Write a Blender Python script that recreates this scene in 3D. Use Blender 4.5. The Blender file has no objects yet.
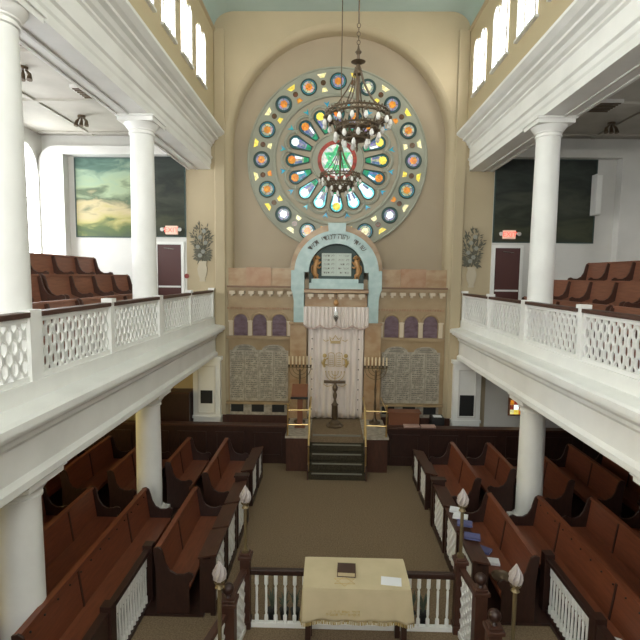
import bpy, bmesh, math, random
from mathutils import Vector, Matrix
random.seed(7)
PI = math.pi
SC = bpy.context.scene
COL = SC.collection

# ------------------------------------------------------------------ camera
cam_d = bpy.data.cameras.new('camera'); cam = bpy.data.objects.new('camera', cam_d); COL.objects.link(cam)
RW = Matrix(((0.9997190081, 0.0205298994, 0.0118502351), (-0.0136590142, 0.0903315575, 0.9958180763), (0.0193735948, -0.9957001220, 0.0905865932)))
cam.matrix_world = Matrix.Translation((-0.22, 0, 5.0)) @ RW.transposed().to_4x4()
cam_d.sensor_width = 36; cam_d.sensor_fit = 'HORIZONTAL'; cam_d.lens = 485 / 640 * 36
cam_d.clip_start = 0.05; cam_d.clip_end = 100
SC.camera = cam
# ------------------------------------------------------------------ light levels
W_CLERE_L, W_CLERE_R = 11.0, 9.0        # daylight through the clerestory panes
W_GAL_L, W_GAL_R = 12.0, 1.3           # gallery side windows
W_REAR = 8.8                           # tall windows of the rear wall
W_LOW_L, W_LOW_R = 12.0, 0.4            # windows under the galleries
world = bpy.data.worlds.new('world'); SC.world = world; world.use_nodes = True
world.node_tree.nodes['Background'].inputs[0].default_value = (0.75, 0.85, 1, 1)
world.node_tree.nodes['Background'].inputs[1].default_value = 0.5
vs = SC.view_settings
vs.view_transform = 'Standard'; vs.look = 'None'; vs.exposure = 0.12; vs.gamma = 1.0; vs.use_curve_mapping = False

# ------------------------------------------------------------------ materials
def mat(name, col, rough=0.6, metal=0.0, emit=None, strength=0.0, noise=None, spec=0.5, bump=None):
    m = bpy.data.materials.new(name); m.use_nodes = True
    nt = m.node_tree; b = nt.nodes['Principled BSDF']
    b.inputs['Base Color'].default_value = (*col, 1); b.inputs['Roughness'].default_value = rough
    b.inputs['Metallic'].default_value = metal; b.inputs['Specular IOR Level'].default_value = spec
    if emit:
        b.inputs['Emission Color'].default_value = (*emit, 1); b.inputs['Emission Strength'].default_value = strength
    if noise or bump:
        tc = nt.nodes.new('ShaderNodeTexCoord'); mp = nt.nodes.new('ShaderNodeMapping')
        nt.links.new(tc.outputs['Object'], mp.inputs[0])
    if noise:
        c2, scale, stretch, lo, hi = noise
        mp.inputs['Scale'].default_value = stretch
        n = nt.nodes.new('ShaderNodeTexNoise'); n.inputs['Scale'].default_value = scale
        n.inputs['Detail'].default_value = 6
        nt.links.new(mp.outputs[0], n.inputs['Vector'])
        r = nt.nodes.new('ShaderNodeValToRGB'); r.color_ramp.elements[0].position = lo; r.color_ramp.elements[1].position = hi
        r.color_ramp.elements[0].color = (*col, 1); r.color_ramp.elements[1].color = (*c2, 1)
        nt.links.new(n.outputs['Fac'], r.inputs[0]); nt.links.new(r.outputs[0], b.inputs['Base Color'])
    if bump:
        n = nt.nodes.new('ShaderNodeTexNoise'); n.inputs['Scale'].default_value = bump[0]; n.inputs['Detail'].default_value = 4
        nt.links.new(tc.outputs['Object'], n.inputs['Vector'])
        bp = nt.nodes.new('ShaderNodeBump'); bp.inputs['Strength'].default_value = bump[1]; bp.inputs['Distance'].default_value = 0.01
        nt.links.new(n.outputs['Fac'], bp.inputs['Height']); nt.links.new(bp.outputs[0], b.inputs['Normal'])
    return m
V1 = (1, 1, 1)
M = {}
M['white'] = mat('white_paint', (0.86, 0.86, 0.82), 0.45, noise=((0.79, 0.79, 0.75), 1.5, V1, 0.4, 0.7))
M['white2'] = mat('white_plaster', (0.74, 0.73, 0.69), 0.7, noise=((0.64, 0.63, 0.59), 0.8, V1, 0.4, 0.7))
M['beige'] = mat('beige_plaster', (0.485, 0.40, 0.26), 0.75, noise=((0.445, 0.365, 0.235), 0.7, V1, 0.35, 0.7))
M['beige_lit'] = mat('beige_plaster_lit', (0.55, 0.45, 0.28), 0.75, noise=((0.51, 0.42, 0.26), 0.7, V1, 0.35, 0.7))  # same wall paint, lightened to put the clerestory's brighter light into the colour
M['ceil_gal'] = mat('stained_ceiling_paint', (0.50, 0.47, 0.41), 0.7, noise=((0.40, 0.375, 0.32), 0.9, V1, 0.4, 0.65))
M['alarm'] = mat('dull_red_plastic', (0.30, 0.05, 0.04), 0.5)
M['niche'] = mat('niche_plaster', (0.40, 0.325, 0.225), 0.75, noise=((0.37, 0.30, 0.21), 0.8, V1, 0.35, 0.7))
M['turq'] = mat('turquoise_plaster', (0.42, 0.53, 0.49), 0.8, noise=((0.38, 0.50, 0.455), 1.0, V1, 0.4, 0.7))
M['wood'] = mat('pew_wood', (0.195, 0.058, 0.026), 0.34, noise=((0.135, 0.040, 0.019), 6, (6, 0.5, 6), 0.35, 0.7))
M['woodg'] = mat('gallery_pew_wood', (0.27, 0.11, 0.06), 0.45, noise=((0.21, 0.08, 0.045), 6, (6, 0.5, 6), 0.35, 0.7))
M['wood_dk'] = mat('dark_stained_wood', (0.040, 0.016, 0.011), 0.4, noise=((0.025, 0.011, 0.008), 7, (4, 1, 1), 0.35, 0.7))
M['wood_md'] = mat('reddish_brown_wood', (0.075, 0.028, 0.017), 0.45, noise=((0.05, 0.02, 0.012), 6, (4, 1, 1), 0.35, 0.7))
M['wood_or'] = mat('orange_brown_wood', (0.20, 0.075, 0.035), 0.5)
M['carpet'] = mat('speckled_carpet', (0.255, 0.185, 0.115), 0.95, noise=((0.165, 0.118, 0.072), 45, V1, 0.4, 0.62), spec=0.1, bump=(150, 0.4))
M['carpet_g'] = mat('brown_green_carpet', (0.062, 0.052, 0.034), 0.95, noise=((0.040, 0.034, 0.022), 40, V1, 0.42, 0.6), spec=0.1)
M['rosemarble'] = mat('rose_marble', (0.36, 0.215, 0.11), 0.35, noise=((0.44, 0.31, 0.18), 3.0, (1, 1, 1.6), 0.38, 0.62))
M['goldmarble'] = mat('gold_marble', (0.34, 0.235, 0.125), 0.4, noise=((0.40, 0.29, 0.165), 2.6, V1, 0.38, 0.62))
M['dkrose'] = mat('dark_rose_marble', (0.36, 0.19, 0.10), 0.35, noise=((0.42, 0.26, 0.15), 4.0, V1, 0.38, 0.62))
M['brown'] = mat('brown_moulding', (0.20, 0.11, 0.06), 0.5)
M['blue'] = mat('pale_blue_marble', (0.34, 0.46, 0.44), 0.35, noise=((0.43, 0.54, 0.51), 5, V1, 0.4, 0.65))
M['purple'] = mat('purple_marble', (0.10, 0.055, 0.065), 0.4, noise=((0.18, 0.12, 0.15), 5, (1, 1, 2), 0.35, 0.65))
M['tablet'] = mat('grey_marble', (0.45, 0.40, 0.32), 0.45, noise=((0.30, 0.265, 0.21), 9, V1, 0.38, 0.62))
M['engrave'] = mat('engraved_letters', (0.13, 0.12, 0.10), 0.7)
M['black'] = mat('black', (0.015, 0.015, 0.015), 0.5)
M['dkgreen'] = mat('dark_green_stone', (0.03, 0.06, 0.05), 0.5)
M['satin'] = mat('white_satin', (0.74, 0.66, 0.60), 0.35)
M['cloth'] = mat('cream_tablecloth', (0.56, 0.47, 0.30), 0.85, noise=((0.50, 0.42, 0.26), 3, V1, 0.4, 0.7))
M['fringe'] = mat('gold_fringe', (0.50, 0.37, 0.14), 0.8)
M['gold'] = mat('gold_thread', (0.50, 0.36, 0.14), 0.4, metal=0.3)
M['goldst'] = mat('gilded_lion', (0.42, 0.22, 0.08), 0.35, metal=0.2)
M['brass'] = mat('brass', (0.62, 0.45, 0.20), 0.3, metal=0.9)
M['bronze'] = mat('dark_bronze', (0.12, 0.085, 0.052), 0.45, metal=0.5)
M['candle'] = mat('candle', (0.75, 0.62, 0.42), 0.5)
M['frost'] = mat('frosted_glass', (0.40, 0.35, 0.33), 0.3)
M['bulb'] = mat('bulb_glass', (0.75, 0.74, 0.70), 0.15)
M['silver'] = mat('silver', (0.6, 0.6, 0.58), 0.25, metal=0.9)
M['paper'] = mat('paper', (0.75, 0.76, 0.78), 0.8)
M['bookb'] = mat('blue_book_cover', (0.10, 0.11, 0.25), 0.6)
M['bookbr'] = mat('brown_book_cover', (0.06, 0.03, 0.02), 0.5)
M['door'] = mat('maroon_door', (0.075, 0.022, 0.018), 0.45)
M['red'] = mat('red_letters', (0.9, 0.1, 0.06), 0.5, emit=(1.0, 0.12, 0.08), strength=1.6)
M['signbox'] = mat('sign_housing', (0.75, 0.62, 0.52), 0.5, emit=(1.0, 0.45, 0.3), strength=0.25)
M['leaf'] = mat('dull_green_leaf', (0.08, 0.10, 0.065), 0.7)
M['leafg'] = mat('grey_green_leaf', (0.13, 0.125, 0.09), 0.8)
M['flower'] = mat('pale_flower', (0.42, 0.42, 0.36), 0.8)
M['vase'] = mat('cream_vase', (0.50, 0.44, 0.32), 0.7)
M['pole'] = mat('aged_brass', (0.22, 0.17, 0.09), 0.45, metal=0.6)
M['letters_lt'] = mat('weathered_engraving', (0.19, 0.175, 0.145), 0.7)
M['cream'] = mat('cream_stone', (0.62, 0.52, 0.38), 0.5)
M['pane'] = mat('daylight_pane', (0.8, 0.8, 0.8), 0.5)
def emis(name, col, s):
    m = bpy.data.materials.new(name); m.use_nodes = True; nt = m.node_tree; nt.nodes.clear()
    e = nt.nodes.new('ShaderNodeEmission'); o = nt.nodes.new('ShaderNodeOutputMaterial')
    e.inputs[0].default_value = (*col, 1); e.inputs[1].default_value = s; nt.links.new(e.outputs[0], o.inputs[0]); return m
M['day_cl'] = emis('clerestory_daylight_left', (1.0, 0.985, 0.94), W_CLERE_L)
M['day_cr'] = emis('clerestory_daylight_right', (1.0, 0.985, 0.94), W_CLERE_R)
M['day_gl'] = emis('gallery_daylight_left', (0.94, 0.98, 1.0), W_GAL_L)
M['day_gr'] = emis('gallery_daylight_right', (0.94, 0.98, 1.0), W_GAL_R)
M['day_rear'] = emis('rear_daylight', (0.985, 0.99, 0.965), W_REAR)
M['day_rear_l'] = emis('rear_daylight_left', (0.985, 0.99, 0.965), W_REAR * 1.45)
M['day_rear_r'] = emis('rear_daylight_right', (0.985, 0.99, 0.965), W_REAR * 0.6)
M['day_ll'] = emis('lower_daylight_left', (1.0, 0.78, 0.30), W_LOW_L)
M['day_lr'] = emis('lower_daylight_right', (0.95, 0.92, 0.95), W_LOW_R)
def glass(name, col, s=0.75):
    """coloured glass lit by the daylight behind it, broken into small pieces"""
    m = mat(name, tuple(c * 0.4 for c in col), 0.15, emit=col, strength=s); nt = m.node_tree; b = nt.nodes['Principled BSDF']
    tc = nt.nodes.new('ShaderNodeTexCoord'); v = nt.nodes.new('ShaderNodeTexVoronoi'); v.inputs['Scale'].default_value = 16
    nt.links.new(tc.outputs['Object'], v.inputs['Vector'])
    mx = nt.nodes.new('ShaderNodeMix'); mx.data_type = 'RGBA'; mx.blend_type = 'OVERLAY'; mx.inputs[0].default_value = 0.40
    mx.inputs[6].default_value = (*col, 1); nt.links.new(v.outputs['Color'], mx.inputs[7])
    nt.links.new(mx.outputs[2], b.inputs['Emission Color'])
    mr = nt.nodes.new('ShaderNodeMapRange'); mr.inputs[3].default_value = 0.55 * s; mr.inputs[4].default_value = 1.25 * s
    sp = nt.nodes.new('ShaderNodeSeparateColor'); nt.links.new(v.outputs['Color'], sp.inputs[0]); nt.links.new(sp.outputs[0], mr.inputs[0]); nt.links.new(mr.outputs[0], b.inputs['Emission Strength'])
    return m
G = {k: glass('glass_' + k, c, s) for k, c, s in [
    ('orange', (0.80, 0.30, 0.04), 0.62), ('yellow', (1.0, 0.80, 0.12), 0.8), ('cream', (0.95, 0.88, 0.45), 0.8), ('teal', (0.02, 0.12, 0.14), 0.5),
    ('blue', (0.04, 0.38, 0.50), 0.6), ('cyan', (0.20, 0.85, 0.90), 0.8), ('white', (0.92, 1.0, 1.0), 1.15), ('green', (0.03, 0.36, 0.17), 0.55),
    ('milky', (0.62, 0.68, 0.62), 0.8), ('lav', (0.30, 0.32, 0.42), 0.62), ('mint', (0.12, 0.62, 0.28), 0.7), ('red', (0.36, 0.07, 0.05), 0.45), ('dark', (0.06, 0.09, 0.07), 0.3), ('brown', (0.14, 0.07, 0.03), 0.4),
    ('pale', (0.45, 0.47, 0.38), 0.65), ('violet', (0.16, 0.22, 0.42), 0.6)]}

# ------------------------------------------------------------------ mesh helpers
WP = {}          # world position of every object built
class MB:
    def __init__(s): s.v = []; s.f = []; s.mi = []; s.cur = 0; s.mats = []
    def m(s, material):
        if material not in s.mats: s.mats.append(material)
        s.cur = s.mats.index(material); return s
    def add(s, vs_, fs_):
        n = len(s.v); s.v += [Vector(p) for p in vs_]
        for f in fs_: s.f.append([i + n for i in f]); s.mi.append(s.cur)
        return s
    def box(s, x0, x1, y0, y1, z0, z1, R=None):
        p = [(x, y, z) for x in (x0, x1) for y in (y0, y1) for z in (z0, z1)]
        if R is not None: p = [R @ Vector(q) for q in p]
        return s.add(p, [(0, 1, 3, 2), (4, 6, 7, 5), (0, 4, 5, 1), (2, 3, 7, 6), (0, 2, 6, 4), (1, 5, 7, 3)])
    def tube(s, pts, r, n=8, closed=False):
        pts = [Vector(p) for p in pts]; k = len(pts)
        rr = r if isinstance(r, (list, tuple)) else [r] * k
        vs_ = []; prev = None
        for i in range(k):
            a = pts[(i - 1) % k] if (closed or i > 0) else pts[i]; b = pts[(i + 1) % k] if (closed or i < k - 1) else pts[i]
            t = (b - a).normalized()
            if prev is None:
                prev = t.orthogonal().normalized()
            else:
                prev = prev - t * prev.dot(t)
                prev = prev.normalized() if prev.length > 1e-6 else t.orthogonal().normalized()
            w = t.cross(prev)
            for j in range(n):
                an = 2 * PI * j / n
                vs_.append(pts[i] + (prev * math.cos(an) + w * math.sin(an)) * rr[i])
        fs_ = []
        for i in range(k if closed else k - 1):
            for j in range(n):
                a = i * n + j; b = i * n + (j + 1) % n; c = ((i + 1) % k) * n + (j + 1) % n; d = ((i + 1) % k) * n + j
                fs_.append((a, b, c, d))
        if not closed:
            fs_.append(tuple(range(n - 1, -1, -1))); fs_.append(tuple((k - 1) * n + j for j in range(n)))
        return s.add(vs_, fs_)
    def lathe(s, c, prof, n=24):
        c = Vector(c); vs_ = []; fs_ = []
        for r, z in prof:
            for j in range(n):
                a = 2 * PI * j / n; vs_.append(c + Vector((r * math.cos(a), r * math.sin(a), z)))
        k = len(prof)
        for i in range(k - 1):
            for j in range(n): fs_.append((i * n + j, i * n + (j + 1) % n, (i + 1) * n + (j + 1) % n, (i + 1) * n + j))
        fs_.append(tuple(range(n - 1, -1, -1))); fs_.append(tuple((k - 1) * n + j for j in range(n)))
        return s.add(vs_, fs_)
    def prism(s, poly, a, b, axis='y'):
        f = {'y': lambda p, t: (p[0], t, p[1]), 'x': lambda p, t: (t, p[0], p[1]), 'z': lambda p, t: (p[0], p[1], t)}[axis]
        n = len(poly)
        vs_ = [f(p, a) for p in poly] + [f(p, b) for p in poly]
        return s.add(vs_, [tuple(range(n)), tuple(range(2 * n - 1, n - 1, -1))] + [(i, (i + 1) % n, n + (i + 1) % n, n + i) for i in range(n)])
    def ball(s, c, rx, ry=None, rz=None, n=10, m_=7):
        ry = ry or rx; rz = rz or rx; c = Vector(c); vs_ = [c + Vector((0, 0, -rz))]; fs_ = []
        for i in range(1, m_):
            t = -PI / 2 + PI * i / m_
            for j in range(n):
                a = 2 * PI * j / n; vs_.append(c + Vector((rx * math.cos(t) * math.cos(a), ry * math.cos(t) * math.sin(a), rz * math.sin(t))))
        vs_.append(c + Vector((0, 0, rz))); L = len(vs_) - 1
        for j in range(n): fs_.append((0, 1 + (j + 1) % n, 1 + j))
        for i in range(m_ - 2):
            for j in range(n): fs_.append((1 + i * n + j, 1 + i * n + (j + 1) % n, 1 + (i + 1) * n + (j + 1) % n, 1 + (i + 1) * n + j))
        for j in range(n): fs_.append((L, 1 + (m_ - 2) * n + j, 1 + (m_ - 2) * n + (j + 1) % n))
        return s.add(vs_, fs_)
    def disc(s, c, r, y0, y1, n=24, r_in=0):
        """flat disc or ring facing -Y, between y0 and y1"""
        cx, cz = c
        o = [(cx + r * math.cos(2 * PI * j / n), cz + r * math.sin(2 * PI * j / n)) for j in range(n)]
        if not r_in: return s.prism(o, y0, y1)
        q = [(cx + r_in * math.cos(2 * PI * j / n), cz + r_in * math.sin(2 * PI * j / n)) for j in range(n)]
        vs_ = [(x, y0, z) for x, z in o] + [(x, y0, z) for x, z in q] + [(x, y1, z) for x, z in o] + [(x, y1, z) for x, z in q]
        fs_ = []
        for j in range(n):
            k = (j + 1) % n
            fs_ += [(j, k, n + k, n + j), (2 * n + j, 3 * n + j, 3 * n + k, 2 * n + k), (j, 2 * n + j, 2 * n + k, k), (n + j, n + k, 3 * n + k, 3 * n + j)]
        return s.add(vs_, fs_)
    def build(s, name, material=None, parent=None, origin=None, smooth=False, bevel=0):
        if material is not None and not s.mats: s.mats = [material]
        xs = [p.x for p in s.v]; ys = [p.y for p in s.v]; zs = [p.z for p in s.v]
        if parent is not None: off = WP[parent.name]
        elif origin is not None: off = Vector(origin)
        else: off = Vector(((min(xs) + max(xs)) / 2, (min(ys) + max(ys)) / 2, min(zs)))
        me = bpy.data.meshes.new(name); me.from_pydata([p - off for p in s.v], [], s.f); me.validate()
        for m_ in s.mats: me.materials.append(m_)
        if len(s.mats) > 1: me.polygons.foreach_set('material_index', s.mi)
        bm = bmesh.new(); bm.from_mesh(me); bmesh.ops.recalc_face_normals(bm, faces=bm.faces); bm.to_mesh(me); bm.free()
        if smooth:
            me.polygons.foreach_set('use_smooth', [True] * len(me.polygons)); me.set_sharp_from_angle(angle=math.radians(35))
        o = bpy.data.objects.new(name, me); COL.objects.link(o)
        if parent is not None:
            o.parent = parent
            o.location = (0, 0, 0)
        else: o.location = off
        WP[o.name] = off.copy()
        if bevel:
            b = o.modifiers.new('bevel', 'BEVEL'); b.width = bevel; b.segments = 2; b.limit_method = 'ANGLE'
        return o

def tag(o, label, cat, group=None):
    o['label'] = label; o['category'] = cat
    if group: o['group'] = group
    return o
def thing(name, label, cat, loc=(0, 0, 0), group=None):
    o = bpy.data.objects.new(name, None); COL.objects.link(o); o.location = loc; o.empty_display_size = 0.1
    WP[o.name] = Vector(loc); return tag(o, label, cat, group)
def struct(o): o['kind'] = 'structure'; return o
def dup(root, loc, rotz=0, label=None, group=None):
    r = root.copy(); COL.objects.link(r); r.location = loc; r.rotation_euler = (0, 0, rotz); WP[r.name] = Vector(loc)
    if label: r['label'] = label
    if group: r['group'] = group
    for ch in list(root.children):
        c = ch.copy(); COL.objects.link(c); c.parent = r
        for g in list(ch.children):
            d = g.copy(); COL.objects.link(d); d.parent = c
    return r
def arc(cx, cz, r, a0, a1, n): return [(cx + r * math.cos(math.radians(a0 + (a1 - a0) * i / n)), cz + r * math.sin(math.radians(a0 + (a1 - a0) * i / n))) for i in range(n + 1)]
def text_mb(mb, txt, size, R, depth=0.004, align='CENTER'):
    """letters as solid geometry, x right, y up, put in place by matrix R"""
    cu = bpy.data.curves.new('t', 'FONT'); cu.body = txt; cu.size = size; cu.extrude = depth / 2; cu.align_x = align; cu.resolution_u = 2
    o = bpy.data.objects.new('t', cu); COL.objects.link(o)
    dg = bpy.context.evaluated_depsgraph_get(); me = bpy.data.meshes.new_from_object(o.evaluated_get(dg))
    mb.add([R @ v.co for v in me.vertices], [tuple(p.vertices) for p in me.polygons])
    bpy.data.objects.remove(o); bpy.data.curves.remove(cu); bpy.data.meshes.remove(me)
def face_front(x, y, z, rot=0):     # letters upright on a surface facing -Y
    return Matrix.Translation((x, y, z)) @ Matrix.Rotation(rot, 4, 'Y') @ Matrix.Rotation(PI / 2, 4, 'X')

SIDES = ((-1, 'left'), (1, 'right'))
YF = 13.9
# ================================================================== SETTING
struct(MB().box(-8.4, 8.4, -4, 14.6, -0.2, 0).build('floor', M['carpet']))
for s, nm in SIDES:     # boarded floor under the pews
    a, b = sorted((s * 3.02, s * 8.4)); struct(MB().box(a, b, -2, 12.55, 0.0, 0.03).build('floor_pews_' + nm, M['wood_dk']))
    a, b = sorted((s * 2.0, s * 3.02)); struct(MB().box(a, b, 6.64, 12.55, 0.0, 0.03).build('floor_front_pews_' + nm, M['wood_dk']))
# front wall with the arched niche
AR, AZ = 3.2, 8.68
def arch_ring(r, zb=5.0, n=40): return [(-r, zb)] + [(r * math.cos(PI - PI * i / n), AZ + r * math.sin(PI * i / n)) for i in range(n + 1)] + [(r, zb)]
mb = MB(); inner = arch_ring(AR, 0.0); k = len(inner)
vs_ = []; fs_ = []
def outer_pt(p):
    x, z = p
    if z <= AZ + 1e-6 and abs(abs(x) - AR) < 1e-3: return (math.copysign(4.32, x), z)
    a = math.atan2(z - AZ, x); dx, dz = math.cos(a), math.sin(a); t = min(4.32 / abs(dx) if abs(dx) > 1e-6 else 99, 3.58 / dz if dz > 1e-6 else 99)
    return (dx * t, AZ + dz * t)
for i, p in enumerate(inner):
    q = outer_pt(p); vs_ += [(p[0], YF, p[1]), (q[0], YF, q[1])]
# make sure the two upper corners are filled
for i in range(k - 1): fs_.append((2 * i, 2 * i + 1, 2 * i + 3, 2 * i + 2))
mb.add(vs_, fs_)
steps = [(0, 0), (0.05, 0.02), (0.10, 0.055), (0.14, 0.10), (0.16, 0.16), (0.17, 0.42)]     # quarter-round roll into the niche
rings = []
for dr, dy in steps: rings.append([(x, YF + dy, z) for x, z in arch_ring(AR - dr, 0.0)])
vs_ = [p for r in rings for p in r]; fs_ = []
for a in range(len(rings) - 1):
    for i in range(k - 1): fs_.append((a * k + i, a * k + i + 1, (a + 1) * k + i + 1, (a + 1) * k + i))
mb.add(vs_, fs_)
struct(mb.build('wall_front', M['beige'], smooth=True))
struct(MB().box(-4.32, 4.32, 13.95, 13.99, 11.95, 12.6).build('wall_front_top', M['beige']))
struct(MB().box(-3.3, 3.3, 14.3, 14.5, 0, 12).build('wall_niche', M['niche']))
# rounded wall ends beside the niche (front corners) + pilaster strips
for s, nm in SIDES:
    a, b = sorted((s * 3.2, s * 3.5)); p = MB().box(a, b, 13.82, 13.9, 0.9, 11.7)
    struct(p.build('trim_pilaster_' + nm, M['beige'], bevel=0.03))
# clerestory walls
for s, nm in SIDES:
    a, b = sorted((s * 3.5, s * 3.9)); struct(MB().box(a, b, -4, 13.9, 8.9, 12.3).build('wall_clerestory_' + nm, M['beige_lit']))
# ceiling: coved edge then flat
prof = [(-3.5, 11.72)] + [(-3.5 + 0.55 * (1 - math.cos(t)), 11.72 + 0.45 * math.sin(t)) for t in [PI / 2 * i / 8 for i in range(1, 9)]]
prof = prof + [(-x, z) for x, z in reversed(prof)]
top = [(3.6, 12.5), (-3.6, 12.5)]
struct(MB().prism(prof + top, -4, 13.92).build('ceiling', M['turq'], smooth=True))
for s, nm in SIDES:
    struct(MB().prism([(s * 3.5, 11.62), (s * 3.44, 11.64), (s * 3.44, 11.69), (s * 3.5, 11.72)], -4, 13.9).build('trim_cornice_' + nm, M['beige']))
# rear wall, side walls
struct(MB().box(-8.4, 8.4, -4.2, -4, 0, 12.4).build('wall_rear', M['white2']))
for s, nm in SIDES:
    a, b = sorted((s * 8.4, s * 8.6)); struct(MB().box(a, b, -4.2, 14.1, 0, 9.0).build('wall_' + nm, M['white2']))
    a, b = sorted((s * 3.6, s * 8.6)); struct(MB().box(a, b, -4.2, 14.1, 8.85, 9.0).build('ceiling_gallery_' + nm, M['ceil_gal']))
    a, b = sorted((s * 4.32, s * 8.4)); struct(MB().box(a, b, 13.9, 14.1, 3.0, 8.9).build('wall_gallery_front_' + nm, M['white2']))
    struct(MB().box(a, b, 13.9, 14.1, 0.0, 3.0).build('wall_lower_front_' + nm, M['white2'] if s > 0 else M['beige']))
# upper entablature
ENT = [(3.62, 7.95), (3.62, 8.08), (3.60, 8.12), (3.60, 8.22), (3.56, 8.25), (3.56, 8.29), (3.60, 8.32), (3.60, 8.56), (3.56, 8.59), (3.56, 8.63), (3.50, 8.66), (3.46, 8.72),
       (3.38, 8.75), (3.38, 8.80), (3.30, 8.83), (3.25, 8.87), (3.21, 8.90), (3.21, 8.96), (3.30, 8.99), (3.5, 9.02), (4.2, 9.02), (4.2, 7.95)]
FAS = [(3.46, 2.66), (3.44, 2.68), (3.44, 2.76), (3.48, 2.79), (3.51, 2.81), (3.51, 3.16), (3.48, 3.19), (3.45, 3.22), (3.45, 3.27), (3.40, 3.30), (3.36, 3.36), (3.28, 3.38), (3.28, 3.42), (3.22, 3.44),
       (3.22, 3.52), (3.26, 3.55), (3.53, 3.58), (3.53, 3.78), (3.67, 3.78), (3.67, 3.52), (4.3, 3.52), (4.3, 2.66)]
for s, nm in SIDES:
    struct(MB().prism([(s * x, z) for x, z in ENT], -3.9, 13.9).build('trim_entablature_' + nm, M['white']))
    struct(MB().prism([(s * x, z) for x, z in FAS], -3.9, 13.9).build('trim_gallery_fascia_' + nm, M['white']))
    a, b = sorted((s * 4.2, s * 4.26)); mbx = MB().box(a, b, -3.9, 13.9, 7.93, 8.01)
    a, b = sorted((s * 3.98, s * 4.02)); mbx.box(a, b, -3.9, 13.9, 7.93, 7.95)
    struct(mbx.build('trim_beam_edge_' + nm, M['white2']))
    # tiered gallery floor
    a, b = sorted((s * 4.3, s * 8.4)); g = MB().box(a, b, -3.9, 13.9, 3.0, 3.52)
    a, b = sorted((s * 5.02, s * 8.4)); g.box(a, b, -3.9, 13.0, 3.52, 3.96)
    a, b = sorted((s * 5.82, s * 8.4)); g.box(a, b, -3.9, 13.0, 3.96, 4.40)
    struct(g.build('floor_gallery_' + nm, M['wood_md']))
    # raised plaster frame round the mural recess with a rounded upper corner
    o_ = [(8.36, 4.4), (8.36, 8.0)] + [(8.36 - 0.5 * (1 - math.cos(t)), 8.0 + 0.5 * math.sin(t)) for t in [PI / 2 * i / 6 for i in range(1, 7)]] + [(4.36, 8.5)]
    i_ = [(4.36, 8.42 if s > 0 else 8.42)] + [(7.86, 8.42), (7.86, 4.4)]
    i_ = [(4.36, 8.28), (7.66, 8.28), (7.66, 4.4)]
    struct(MB().prism([(s * x, z) for x, z in o_ + i_], 13.62, 13.9).build('trim_mural_recess_' + nm, M['white2']))
    # ceiling coffers in the gallery
    cof = MB()
    for yy in (1.5, 3.9, 6.3, 8.7, 11.1, 13.5):
        a, b = sorted((s * 4.3, s * 8.3)); cof.box(a, b, yy - 0.05, yy + 0.05, 8.80, 8.85)
    for xx in (4.9, 6.9):
        a, b = sorted((s * (xx - 0.05), s * (xx + 0.05))); cof.box(a, b, -3.8, 13.8, 8.81, 8.85)
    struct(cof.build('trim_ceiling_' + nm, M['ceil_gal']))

def arched(cy, hw, z0, zs, n=10):
    return [(cy - hw, z0)] + [(cy - hw * math.cos(PI * i / n), zs + hw * 1.25 * math.sin(PI * i / n)) for i in range(n + 1)] + [(cy + hw, z0)]
nwin = 0
def window_x(X, s, cy, hw, z0, zs, pane, frame_m, twin=False, mull=0.03, name='window'):
    """arched window on a wall x = X whose room side is towards the centre"""
    global nwin; nwin += 1
    fr = MB(); pn = MB()
    lights = [(cy - hw / 2 - 0.02, hw / 2 - 0.055), (cy + hw / 2 + 0.02, hw / 2 - 0.055)] if twin else [(cy, hw)]
    x_in = X - s * 0.012; x_fr = X - s * 0.035
    for c, h in lights:
        poly = arched(c, h, z0, zs); pn.prism(poly, X, x_in, 'x')
        pts = [(x_fr, y, z) for y, z in poly]; fr.tube(pts, mull, 6, closed=True)
        fr.tube([(x_fr, c - h, (z0 + zs) / 2), (x_fr, c + h, (z0 + zs) / 2)], mull * 0.6, 6)
        if not twin:
            fr.tube([(x_fr, c, z0), (x_fr, c, zs + h)], mull * 0.6, 6)
            for q in (0.25, 0.75): fr.tube([(x_fr, c - h, z0 + (zs - z0) * q), (x_fr, c + h, z0 + (zs - z0) * q)], mull * 0.6, 6)
    a, b = sorted((X, X - s * 0.07)); fr.box(a, b, cy - hw - 0.05, cy + hw + 0.05, z0 - 0.07, z0 - 0.02)
    w = struct(fr.build('%s_%d' % (name, nwin), frame_m)); pn.build('pane', pane, w)
for s, nm in SIDES:
    for i in range(9):
        c = (12.85 - 1.5 * i) if s > 0 else (12.47 - 1.22 * i)
        window_x(s * 3.5, s, c, 0.47 if s > 0 else 0.36, 9.80, 10.86, M['day_cl'] if s < 0 else M['day_cr'], M['white2'], twin=True, mull=0.02)
    for c in ((12.95, 9.6, 6.2, 2.8) if s < 0 else (9.2, 6.2, 2.8)):
        window_x(s * 8.4, s, c, 0.62, 4.9, 7.7, M['day_gl'] if s < 0 else M['day_gr'], M['white'], mull=0.035)
    for c in (11.0, 7.6, 4.2):
        window_x(s * 8.4, s, c, 0.55, 1.3, 2.2, M['day_ll'] if s < 0 else M['day_lr'], M['white'], mull=0.035)
def window_y(cx, hw, z0, zs, Y=-4.0):
    global nwin; nwin += 1
    poly = arched(cx, hw, z0, zs); fr = MB().tube([(x, Y + 0.04, z) for x, z in poly], 0.05, 6, closed=True)
    fr.tube([(cx, Y + 0.04, z0), (cx, Y + 0.04, zs + hw)], 0.03, 6)
    for q in (0.2, 0.4, 0.6, 0.8, 1): fr.tube([(cx - hw, Y + 0.04, z0 + (zs - z0) * q), (cx + hw, Y + 0.04, z0 + (zs - z0) * q)], 0.03, 6)
    w = struct(fr.build('window_%d' % nwin, M['white'])); MB().prism(poly, Y, Y + 0.015).build('pane', M['day_rear_l'] if cx < -1 else M['day_rear_r'] if cx > 1 else M['day_rear'], w)
for cx in (-2.2, 0, 2.2): window_y(cx, 0.85, 5.6, 9.8)
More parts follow.
